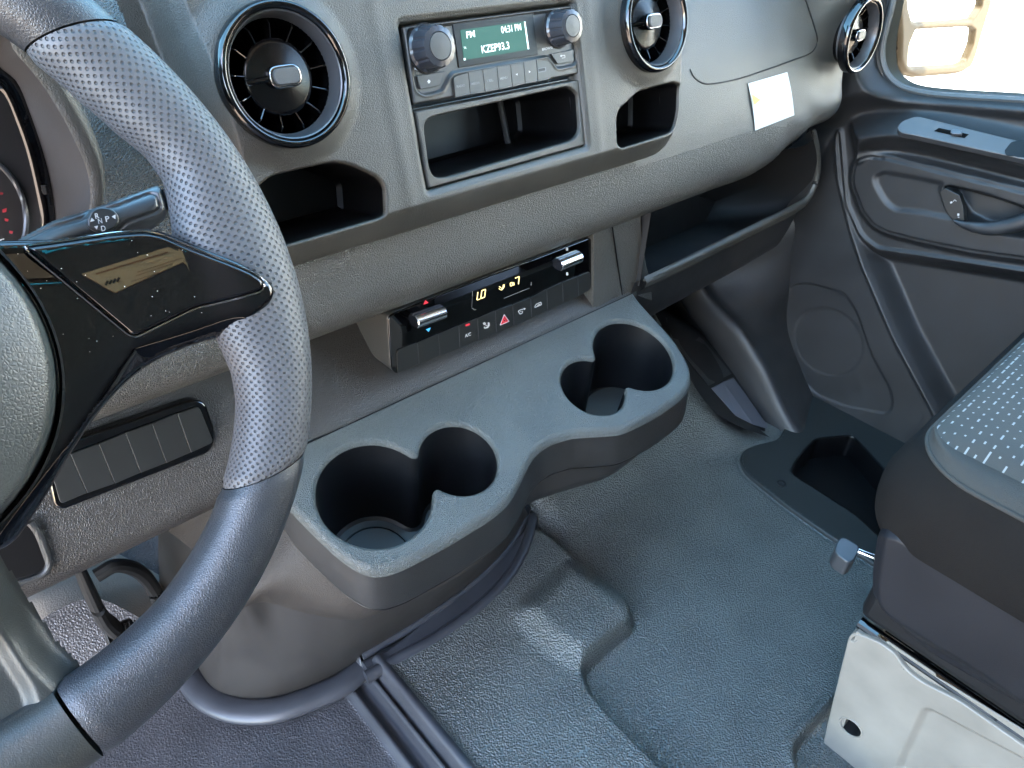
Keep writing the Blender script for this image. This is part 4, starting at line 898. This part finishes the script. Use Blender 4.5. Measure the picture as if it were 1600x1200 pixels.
# ------------------------------------------------------------------ FOOTWELL SIDE TRIM
KX = 1.10
side = thing('footwell_trim', (1.1, .5, -.85), 'dark plastic trim lining the right wall of the passenger footwell', 'trim panel')
rA = [A3(1.06, .80, -.56)]+[atX(x, y, KX) for x, y in ((1040, 480), (1075, 503), (1103, 528), (1128, 560), (1150, 590), (1180, 636), (1212, 680))]
_tn = A3(0, -.85, 1)/math.hypot(.85, 1)
rL = [on(x, y, A3(0, .450, -.85)+_tn*.014, _tn) for x, y in ((985, 440), (1000, 478), (1022, 512), (1050, 552), (1078, 592), (1100, 625), (1128, 652), (1160, 668))]+[atZ(1204, 684, -.846)]
loft('front_panel', [rL, [p*.5+q_*.5+A3(0, -.002, .004) for p, q_ in zip(rL, rA)], rA], DARK, side, nu=50, nv=12, sharp=0)
loft('upper_panel', [rA[:2]+rA[2:5], [p+A3(-.02, .12, .10) for p in rA[:5]], [p+A3(-.10, .20, .30) for p in rA[:5]]], DARK, side, nu=20, nv=12, sharp=0)
rB = [A3(1.10, .76, -.50)]+[atX(x, y, KX+.01) for x, y in ((1100, 455), (1130, 490), (1155, 515), (1175, 545), (1195, 578), (1220, 630), (1245, 675), (1256, 692))]
rB2 = [p+A3(.025, .004, .004) for p in rB]
rC = [A3(1.24, .74, -.42)]+[atX(x+30, y-6, 1.268) for x, y in ((1250, 330), (1240, 378), (1228, 430), (1210, 492), (1212, 530), (1232, 585), (1262, 650), (1276, 678))]
loft('side_panel', [rA, [a_*.5+b_*.5+A3(-.004, 0, 0) for a_, b_ in zip(rA, rB)], rB, rB2, rC], DOOR, side, nu=60, nv=50, sharp=0)
CVM = mat('cover plastic', (.075, .075, .088), .5, raw=True)
fb = bpy.data.objects['front_panel'].data; FBV = BVHTree.FromPolygons([v.co for v in fb.vertices], [list(p.vertices) for p in fb.polygons])
def onfront(x, y):
    d = Vector(ray(x, y)).normalized(); hh = FBV.ray_cast(Vector((0, 0, 0)), d)
    return np.array(hh[0]-d*.004) if hh[0] else None
for pts_, mm_ in ((((1112, 607), (1130, 597), (1146, 590), (1165, 616), (1190, 652), (1206, 672), (1178, 664), (1150, 650)), CVM), (((1040, 496), (1060, 500), (1100, 532), (1143, 584), (1108, 603), (1085, 575), (1050, 530)), DOOR)):
    f_ = [onfront(*p) for p in pts_]; f_ = [p for p in f_ if p is not None]; k_ = len(f_)
    if k_ < 4: continue
    g_ = [p+A3(.01, .012, -.008) for p in f_]
    mobj('corner_cover', f_+g_, [tuple(range(k_)), tuple(range(2*k_-1, k_-1, -1))]+[(i, k_+i, k_+(i+1) % k_, (i+1) % k_) for i in range(k_)], mm_, side, smooth=False, bevel=.001)
# ------------------------------------------------------------------ PASSENGER DOOR
DX = 1.24
DF = Fr((DX, .35, -.45), (0, -1, 0), (0, 0, 1))
door = thing('passenger_door', (DX, .2, -.85), 'grey plastic trimmed passenger door with armrest and open bottle pocket', 'door')
wino = rnd(DF.pxs([(1404, -60), (1392, 10), (1383, 45), (1377, 75), (1378, 100), (1392, 124), (1418, 140), (1470, 149), (1600, 156), (1800, 172), (2100, 180), (2100, -60)]), .012, 5)
silh = rnd(DF.pxs([(1200, 400), (1235, 330), (1300, 200), (1322, 190), (1350, 172), (1380, 168), (1480, 170), (1600, 182), (2000, 232), (2000, -80), (1340, -80), (1300, 60)]), .01, 4)
armt = rnd(DF.pxs([(1310, 196), (1328, 190), (1370, 184), (1410, 181), (1430, 184), (1580, 218), (1700, 245), (2000, 310), (2000, 390), (1600, 290), (1500, 262), (1430, 245), (1380, 240), (1345, 245), (1325, 262), (1318, 240)], .045), .01, 4)
oval = rnd(DF.pxs([(1328, 290), (1329, 268), (1336, 252), (1354, 245), (1385, 248), (1480, 272), (1600, 301), (1900, 370), (1900, 470), (1600, 407), (1520, 396), (1440, 380), (1382, 365), (1360, 353), (1344, 333)], .02), .006, 4)
oin = rnd(DF.pxs([(1364, 290), (1362, 278), (1376, 269), (1440, 281), (1470, 288), (1466, 296), (1476, 322), (1490, 345), (1440, 335), (1395, 330), (1380, 318)], .02), .008, 4)
grip = rnd(DF.pxs([(1468, 293), (1480, 289), (1540, 303), (1600, 324), (1700, 350), (1640, 372), (1600, 376), (1528, 365), (1496, 349), (1478, 322)], .02), .006, 4)
pocket = rnd(DF.pxs([(1312, 200), (1308, 224), (1313, 285), (1332, 360), (1350, 415), (1400, 530), (1462, 645), (1480, 700), (1800, 900), (2000, 700), (2000, 480), (1600, 425), (1440, 400), (1370, 390), (1345, 370), (1322, 320)], 0.0), .012, 4)
spk = rnd(DF.pxs([(1235, 445), (1262, 442), (1320, 457), (1340, 490), (1362, 555), (1390, 605), (1396, 632), (1388, 648), (1317, 634), (1275, 617), (1245, 585), (1217, 535), (1216, 517)]), .012, 4)
edge = rnd(DF.pxs([(1230, 330), (1240, 352), (1237, 380), (1225, 430), (1205, 492), (1206, 517), (1217, 555), (1250, 625), (1277, 680), (1289, 710), (1300, 762), (1312, 800), (1480, 900), (2000, 1100), (2000, -100), (1250, -100)]), .01, 4)
sc_ = DF.px(1292, 535)
def doorh(U, V):
    e = sdf(edge, U, V); H = -.02*ss(e, -.004, .004)
    a_ = sdf(armt, U, V)
    # sill shelf: swells into the cab below the window
    z = V-.45
    sl0 = sdf(silh, U, V); H += .046*(1-ss(sl0, -.034, .008))
    wd = sdf(wino, U, V); H = H*ss(wd, .0, .022)-.004*(1-ss(wd, .0, .010))
    # armrest block: top face slopes, falling away under the lower edge
    H += .044*(1-ss(a_, -.030, .010))
    o_ = sdf(oval, U, V); H += .014*(1-ss(o_, -.002, .014)); H -= .003*(1-ss(np.abs(o_+.001), .0006, .0025))
    q_ = sdf(oin, U, V); H -= .004*(1-ss(q_, -.006, .004))
    g = sdf(grip, U, V); H -= .030*(1-ss(g, -.012, .0))
    p = sdf(pocket, U, V); H -= .035*(1-ss(p, -.030, .0)); H += .004*np.exp(-((p-.002)/.003)**2)
    s = sdf(spk, U, V); H -= .002*(1-ss(s, -.002, .001))
    r = np.hypot(U-sc_[0], (V-sc_[1])); H -= .0009*(1-ss(r, .064, .071))
    return H
hf('door_panel', DF, (-.30, .62), (-.42, .42), .0022, doorh, DOOR, door, keep=lambda U, V: (sdf(edge, U, V) < .004) & (sdf(wino, U, V) > -.004))
hd = door.children[0] if False else None
# armrest switch plate
AF = Fr(DF.w(*DF.px(1480, 205, .06), .060), (0, -1, -.10), (0, -.02, 1)) if False else DF.up(.0515)
AP = Fr(AF.w(*AF.px(1480, 210), 0), (0, -1, -.09), (.75, 0, .66))
swp = rnd(AP.pxs([(1401, 200), (1408, 190), (1432, 182), (1580, 218), (1680, 242), (1680, 282), (1600, 250), (1428, 212), (1406, 208)]), .006, 5)
pl = plate('switch_plate', AP, swp, -.010, .0015, mat('switch plate plastic', (.13, .13, .135), .42, var=.04), door, bevel=.0012)
AS = AP.up(.0016)
mark('window_switch_recess', AS, [(1459, 205), (1467, 200), (1514, 210), (1507, 216)], mat('recess black', (.01, .01, .01), .8, spec=.05), pl)
plate('window_switch', AS, rnd(AS.pxs([(1484, 208), (1490, 204), (1502, 206), (1504, 213), (1486, 212)]), .003, 5), 0, .005, mat('window switch', (.13, .14, .16), .3), pl, bevel=.0015, seg=3)
plate('grip_cup', AS, rnd(AS.pxs([(1569, 236), (1580, 222), (1598, 218), (1700, 235), (1700, 275), (1600, 246), (1572, 243)]), .003, 5), -.001, .0004, PIT, pl)
# lock buttons and lever
OF = DF.up(.026)
lk = plate('lock_switch', DF.up(.012), rnd(DF.up(.012).pxs([(1473, 297), (1482, 291), (1504, 302), (1510, 320), (1512, 345), (1498, 345), (1484, 330)]), .002), 0, .012, BTN, door, bevel=.0008)
LKF = DF.up(.0245)
joinpx('lock_icon', LKF, [seg((1485, 317), (1488, 315.5), 2.6), seg((1489, 315), (1492, 312), .8), seg((1492, 312), (1494.5, 314.5), .8)], WHITE, lk)
joinpx('lock_icon', LKF, [seg((1496, 335), (1499, 335.5), 3.4), seg((1496.5, 339), (1499, 339.5), 1)], WHITE, lk)
HFm = DF.up(.030)
lv = [HFm.w(*HFm.px(x, y), 0) for x, y in ((1490, 345), (1510, 352), (1545, 357), (1580, 352), (1610, 343), (1660, 330))]
tube('door_lever', lv, [.002, .008, .011, .012, .012, .012], DOORL, door, n=40, k=16, flat=.75, up=(1, 0, 0))
plate('bottom_skirt', DF.up(-.06), [(-.25, -.52), (.6, -.52), (.6, -.05), (-.25, -.05)], -.03, 0, DARK, door)
# window frame, seal and glass
wf = DF.up(.0)
wpath = [wf.w(*wf.px(x, y), -.003) for x, y in ((1404, -60), (1392, 10), (1383, 45), (1377, 75), (1378, 98), (1388, 120), (1406, 135), (1430, 143), (1470, 149), (1600, 157), (1800, 172))]
tube('window_seal', wpath, .0050, mat('window seal', (.16, .17, .17), .5), door, n=90, k=8)
fr2 = [wf.w(*wf.px(x, y), 0)+A3(.02, .0, 0) for x, y in ((1413, -60), (1402, 10), (1394, 50), (1391, 80), (1394, 108), (1404, 122), (1424, 134), (1470, 141), (1600, 149), (1800, 163))]
YEL = mat('door frame paint', (.085, .08, .055), .4)
loft('window_frame', [[p+A3(-.001, .004, -.003) for p in catmull(wpath, 30)], catmull(fr2, 30)], YEL, door, nu=60, nv=6, sharp=0)
g0 = [A3(1.262, p[1], p[2]) for p in catmull(fr2, 12)]
g0 = [(1.262, .75, .75), (1.262, .75, -.40), (1.262, -.5, -.40), (1.262, -.5, .75)]
mobj('window_pane', g0+[(x+.004, y, z) for x, y, z in g0], [(0, 1, 2, 3), (7, 6, 5, 4), (0, 4, 5, 1), (1, 5, 6, 2), (2, 6, 7, 3), (3, 7, 4, 0)], GLASS, door, smooth=False)
# a-pillar trim between the dash end and the window
pa = [[(1.19, .62, -.33), (1.20, .60, -.20), (1.19, .57, .0), (1.15, .50, .40), (1.10, .42, .74)],
      [(1.225, .56, -.33), (1.235, .55, -.20), (1.23, .52, .0), (1.20, .46, .40), (1.15, .36, .74)],
      [tuple(atX(1384, 130, 1.235)), tuple(atX(1372, 80, 1.235)), tuple(atX(1386, 10, 1.235)), (1.22, .48, .40), (1.17, .33, .74)]]
loft('pillar_trim', pa, mat('pillar plastic', (.10, .098, .095), .5, grain='fine', scale=1200, dist=.0002), cab, nu=40, nv=14, sharp=0)
# ------------------------------------------------------------------ WING MIRROR
MY = .66; MF = Fr((1.7, MY, -.3), (1, 0, 0), (0, -.05, 1))
mir = thing('wing_mirror', tuple(MF.w(*MF.px(1470, 70), 0)), 'tall two-part wing mirror outside the passenger window', 'wing mirror')
MM = mat('mirror housing plastic', (.085, .060, .034), .6, spec=.1)
mo = rnd(MF.pxs([(1395, -70), (1560, -80), (1550, 0), (1536, 45), (1525, 85), (1516, 106), (1500, 117), (1430, 123), (1411, 118), (1403, 100), (1404, 60), (1400, 0)]), .012, 5)
plate('mirror_housing', MF, mo, -.10, -.008, MM, mir, bevel=.008, seg=3)
m1 = rnd(MF.pxs([(1414, -50), (1538, -60), (1531, 12), (1519, 29), (1432, 35), (1424, 32), (1418, 10)]), .006, 5)
m2 = rnd(MF.pxs([(1428, 47), (1513, 42), (1521, 48), (1518, 70), (1508, 94), (1494, 101), (1424, 105), (1417, 99), (1419, 70)]), .006, 5)
def mh(U, V):
    d = np.minimum(sdf(m1, U, V), sdf(m2, U, V)); e = sdf(mo, U, V)
    return .004-.012*ss(e, -.010, .0)-.012*(1-ss(d, -.002, .004))
c = np.array(mo)
hf('mirror_surround', MF, (c[:, 0].min(), c[:, 0].max()), (c[:, 1].min(), c[:, 1].max()), .003, mh, MM, mir, keep=lambda U, V: sdf(mo, U, V) < -.001)
MG = mat('mirror glass', (.9, .9, .9), .03, metal=1)
plate('mirror_glass', MF, m1, -.010, -.005, MG, mir); plate('mirror_glass', MF, m2, -.010, -.005, MG, mir)
tube('mirror_arm', [(1.30, .72, -.33), (1.42, .70, -.32), tuple(MF.w(*MF.px(1430, 90), -.06))], .03, MM, mir, n=16)
# ------------------------------------------------------------------ PASSENGER SEAT
seat = thing('passenger_seat', (.87, -.15, -.86), 'passenger seat with dotted grey cushion on a pale painted metal base', 'seat')
def ringz(x0, x1, y0, y1, z, r, n=12, crown=0):
    P = []
    for cx_, cy_, a0 in ((x1-r, y1-r, 0), (x0+r, y1-r, 90), (x0+r, y0+r, 180), (x1-r, y0+r, 270)):
        for i in range(n+1):
            t = rad(a0+90*i/n); P.append((cx_+r*math.cos(t), cy_+r*math.sin(t), z))
    return P
def ringloft(name, R, M, parent, cap=True, nv=None):
    G = np.array(R)
    if nv: G = np.array([catmull(G[:, i], nv) for i in range(G.shape[1])]).transpose(1, 0, 2)
    a_, b_ = G.shape[:2]; I = np.arange(a_*b_).reshape(a_, b_); J = np.roll(I, -1, 1)
    F = np.stack([I[:-1], J[:-1], J[1:], I[1:]], -1).reshape(-1, 4)
    return mobj(name, G.reshape(-1, 3), F, M, parent, sharp=0)
x0, x1, y0, y1 = .600, 1.13, -.50, .138
NR = 24
cs = ringloft('cushion_side', [ringz(x0+.012, x1-.01, y0, y1-.018, -.545, .06, NR), ringz(x0-.002, x1, y0, y1-.004, -.515, .065, NR), ringz(x0-.004, x1, y0, y1, -.475, .07, NR), ringz(x0+.002, x1-.005, y0, y1-.008, -.447, .07, NR), ringz(x0+.010, x1-.012, y0, y1-.018, -.431, .065, NR)], SEATS, seat, nv=24)
pr_ = ringz(x0+.011, x1-.013, y0, y1-.019, -.4295, .065, NR); tube('piping', pr_[:]+[pr_[0]], .0022, BOLST, seat, n=300, k=8)
ringloft('bolster', [ringz(x0+.010, x1-.012, y0, y1-.018, -.431, .065, NR), ringz(x0+.016, x1-.02, y0, y1-.020, -.424, .063, NR), ringz(x0+.028, x1-.03, y0, y1-.021, -.418, .045, NR), ringz(x0+.040, x1-.041, y0, y1-.023, -.417, .030, NR)], BOLST, seat, nv=20)
def fabmat():
    M = mat('dotted fabric', (.12, .12, .115), .9, spec=.25); n = M.node_tree.nodes; L = M.node_tree.links; b = n['Principled BSDF']
    tc = n.new('ShaderNodeTexCoord'); mp = n.new('ShaderNodeMapping'); L.new(tc.outputs['Object'], mp.inputs[0]); mp.inputs['Rotation'].default_value = (0, 0, 0)
    sp_ = n.new('ShaderNodeSeparateXYZ'); L.new(mp.outputs[0], sp_.inputs[0])
    def mt(op, a_, b_=None):
        x = n.new('ShaderNodeMath'); x.operation = op
        for i, v in enumerate((a_, b_)):
            if v is None: continue
            if isinstance(v, (int, float)): x.inputs[i].default_value = v
            else: L.new(v, x.inputs[i])
        return x.outputs[0]
    x = mt('MULTIPLY', sp_.outputs[1], 1/.0080); ix = mt('FLOOR', x); fx = mt('FRACT', x)
    wn = n.new('ShaderNodeTexWhiteNoise'); wn.noise_dimensions = '1D'; L.new(ix, wn.inputs['W'])
    y = mt('ADD', mt('MULTIPLY', sp_.outputs[0], 1/.0125), mt('MULTIPLY', wn.outputs['Value'], 7.3)); iy = mt('FLOOR', y); fy = mt('FRACT', y)
    cb_ = n.new('ShaderNodeCombineXYZ'); L.new(ix, cb_.inputs[0]); L.new(iy, cb_.inputs[1])
    w2 = n.new('ShaderNodeTexWhiteNoise'); w2.noise_dimensions = '2D'; L.new(cb_.outputs[0], w2.inputs['Vector'])
    ln = mt('ADD', .14, mt('MULTIPLY', mt('POWER', w2.outputs['Value'], 2.0), .62))
    inx = mt('LESS_THAN', fx, .20); iny = mt('LESS_THAN', fy, ln); f = mt('MULTIPLY', inx, iny)
    mx = n.new('ShaderNodeMix'); mx.data_type = 'RGBA'; mx.inputs[6].default_value = (.048, .048, .043, 1); mx.inputs[7].default_value = (.25, .255, .24, 1)
    L.new(f, mx.inputs[0]); L.new(mx.outputs[2], b.inputs['Base Color'])
    nz = n.new('ShaderNodeTexNoise'); nz.inputs['Scale'].default_value = 1300; L.new(tc.outputs['Object'], nz.inputs['Vector'])
    bp = n.new('ShaderNodeBump'); bp.inputs['Distance'].default_value = .0005; L.new(nz.outputs['Fac'], bp.inputs['Height']); L.new(bp.outputs[0], b.inputs['Normal'])
    return M
FAB = fabmat()
ringloft('cushion_top', [ringz(x0+.040, x1-.041, y0, y1-.023, -.4175, .030, NR), ringz(x0+.048, x1-.048, y0, y1-.030, -.409, .032, NR), ringz(x0+.09, x1-.10, y0+.02, y1-.08, -.396, .05, NR), ringz(x0+.20, x1-.20, y0+.15, y1-.2, -.388, .04, NR), ringz(x0+.262, x1-.262, y0+.3, y1-.3, -.387, .002, NR)], FAB, seat, nv=26)
# plastic side trim
PF = Fr((.598, .0, -.55), (0, -1, 0), (0, 0, 1))
ps = rnd(PF.pxs([(1366, 838), (1372, 817), (1382, 810), (1396, 815), (1500, 868), (1600, 922), (2000, 1150), (2000, 1420), (1600, 1132), (1500, 1074), (1442, 1040), (1398, 1003), (1372, 973), (1359, 938), (1357, 905), (1360, 875)]), .008, 4)
pcr = PF.pxs([(1366, 842), (1378, 838), (1400, 842), (1500, 897), (1600, 955), (2000, 1180)])
pcl = PF.pxs([(1362, 935), (1380, 953), (1398, 968), (1442, 997), (1500, 1031), (1600, 1098), (2000, 1380)])
def psh(U, V):
    d = sdf(ps, U, V); H = -.006*ss(d, -.012, .0)
    vc = np.interp(U, [p[0] for p in pcr], [p[1] for p in pcr]); H -= .020*ss(V-vc, -.003, .018)
    vl = np.interp(U, [p[0] for p in pcl], [p[1] for p in pcl]); H -= .012*ss(vl-V, -.003, .02)
    return H
c = np.array(ps)
hf('side_trim', PF, (c[:, 0].min()-.003, .30), (c[:, 1].min()-.003, c[:, 1].max()+.003), .0015, psh, PLAST, seat, keep=lambda U, V: sdf(ps, U, V) < -.0020)
skirt('side_trim', PF, ps, [(-.0032, -.0001), (-.0018, -.0001), (-.0008, -.0008), (-.0002, -.0022), (0, -.0050), (-.001, -.0098), (-.002, -.05)], PLAST, seat, base=psh)
box('seat_pan', (.614, -.5, -.64), (1.12, .095, -.53), DARK, seat, bevel=.01)
# metal base
BF = Fr((.62, 0, -.75), (0, -1, 0), (0, 0, 1))
bp_ = rnd(BF.pxs([(1326, 993), (1334, 988), (1372, 1003), (1398, 1020), (1414, 1045), (1440, 1066), (1500, 1096), (1600, 1166), (2000, 1450), (2000, 1800), (1500, 1330), (1316, 1200), (1298, 1186), (1287, 1172), (1286, 1158), (1302, 1090)]), .003, 4)
bi = rnd(BF.pxs([(1442, 1111), (1452, 1109), (1600, 1188), (1800, 1310), (1700, 1500), (1402, 1200), (1410, 1180)]), .006, 4)
hc = BF.px(1329.5, 1137); BHM = mat('bolt hole', (.01, .01, .01), .6); hs = BF.px(1333, 996)
def bh(U, V):
    d = sdf(bp_, U, V); H = 0*d; q_ = sdf(bi, U, V); H -= .006*(1-ss(q_, -.006, .004))
    r = np.hypot((U-hs[0])*1.0, (V-hs[1])*.55); H -= .015*(1-ss(r, .0026, .0038)); return H
c = np.array(bp_)
hf('base_side', BF, (c[:, 0].min()-.003, .25), (-.12, .10), .0012, bh, BASEM, seat, keep=lambda U, V: (sdf(bp_, U, V) < -.0016) & (np.hypot((U-hc[0]), (V-hc[1])) > .0122))
skirt('base_edge', BF, bp_, [(-.0030, -.0001), (-.0018, 0), (-.0008, -.0004), (-.0001, -.0014), (0, -.003), (0, -.012)], BASEM, seat)
plate('base_flange', BF.up(-.006), BF.pxs([(1372, 1008), (1384, 1008), (1457, 1058), (1459, 1063), (1600, 1150), (1900, 1360), (1900, 1400), (1600, 1190), (1440, 1085), (1400, 1040)]), -.002, 0, BASEM, seat, bevel=.0006)
lathe('bolt_hole', BF, hc, [(.0145, .0001), (.0135, .0010), (.0120, .0008), (.0115, -.0004)], BASEM, seat, seg=40)
lathe('bolt_hole', BF, hc, [(.0116, -.0002), (.0115, -.004), (.0114, -.018), (.0001, -.018)], BHM, seat, seg=40)
plate('base_side', Fr((.62, 0, -.75), (0, -1, 0), (0, 0, 1)), [(-.062, -.10), (.5, -.10), (.5, .07), (-.085, .07)], -.05, -.02, DARK, seat)
mobj('base_front', [(.621, .066, -.857), (1.08, .066, -.857), (1.08, .088, -.668), (.621, .088, -.668), (.621, .05, -.857), (1.08, .05, -.857), (1.08, .07, -.668), (.621, .07, -.668)], [(0, 3, 2, 1), (4, 5, 6, 7), (0, 1, 5, 4), (3, 7, 6, 2), (0, 4, 7, 3), (1, 2, 6, 5)], BASEM, seat, smooth=False)
rp = [BF.up(-.012).w(*BF.up(-.012).px(x, y), 0) for x, y in ((1343, 972), (1600, 1148))]
d_ = rp[1]-rp[0]
for k_, (dx, dz, r_) in enumerate(((0, 0, .007), (.004, -.014, .006), (.012, .010, .006))):
    tube('slide_rail', [rp[0]+A3(dx, 0, dz), rp[0]+A3(dx, -.5, dz)], r_, GLOSS, seat, n=4, k=10)
# lever
LV = Fr((.66, .13, -.595), (1, 0, 0), (0, 1, 0))
lev = plate('adjust_lever', LV, rnd(LV.pxs([(1304, 858), (1308, 846), (1313, 840), (1320, 839), (1343, 853), (1341, 864), (1334, 876), (1326, 879), (1308, 866)]), .004, 5), -.022, 0, mat('lever plastic', (.075, .08, .085), .4, var=.04), seat, bevel=.0025, seg=3)
a_, b_ = LV.px(1336, 859, -.008), LV.px(1372, 873, -.008)
tube('lever_rod', [LV.w(*a_, -.008), LV.w(*b_, -.008)], .0032, CHROME, lev, n=4, k=12)
# ------------------------------------------------------------------ BRAKE PEDAL
ped = thing('brake_pedal', tuple(atY(190, 985, .62)), 'black pedal with ribbed rubber pad seen below the knee panel', 'pedal')
tube('pedal_arm', [atY(120, 880, .60), atY(140, 925, .60), atY(160, 965, .60), atY(178, 982, .60)], [.010, .012, .013, .016], DARK, ped, n=20, k=12, flat=.5)
pp = Fr(atY(190, 988, .595), (1, 0, 0), (0, .55, .8))
pd = plate('pedal_pad', pp, rnd(pp.pxs([(160, 984), (206, 966), (222, 1000), (176, 1030)]), .005), -.008, .0, DARK, ped, bevel=.002)
for i in range(7):
    t = i/6; P = seg((165+t*44, 985-t*17), (177+t*44, 1024-t*22), 3.0); plate('pad_rib', pp, pp.pxs(P), -.001, .0035, PIT, pd, bevel=.0008)
BEIGE = mat('carpet lining', (.205, .17, .14), .8, grain='fine', scale=500, dist=.001)
ar = thing('pedal_bay_lining', (.05, .8, -.8), 'smooth light brown lining moulded behind the pedals', 'trim panel')
loft('arch_lining', [[atY(x, y, .68) for x, y in ((40, 1010), (70, 965), (140, 935), (200, 955), (250, 990))], [atY(x, y, .72) for x, y in ((30, 950), (70, 925), (140, 905), (200, 910), (260, 930))], [atY(x, y, .80) for x, y in ((30, 900), (70, 880), (140, 860), (200, 860), (270, 870))], [atY(x, y, .85) for x, y in ((30, 800), (70, 780), (140, 760), (200, 760), (270, 770))]], BEIGE, ar, nu=30, nv=24, sharp=0)
tube('arch_edge', [atY(x, y, .66) for x, y in ((150, 900), (180, 884), (215, 892), (240, 920), (250, 950))], .008, DARK, ar, n=30, k=10)
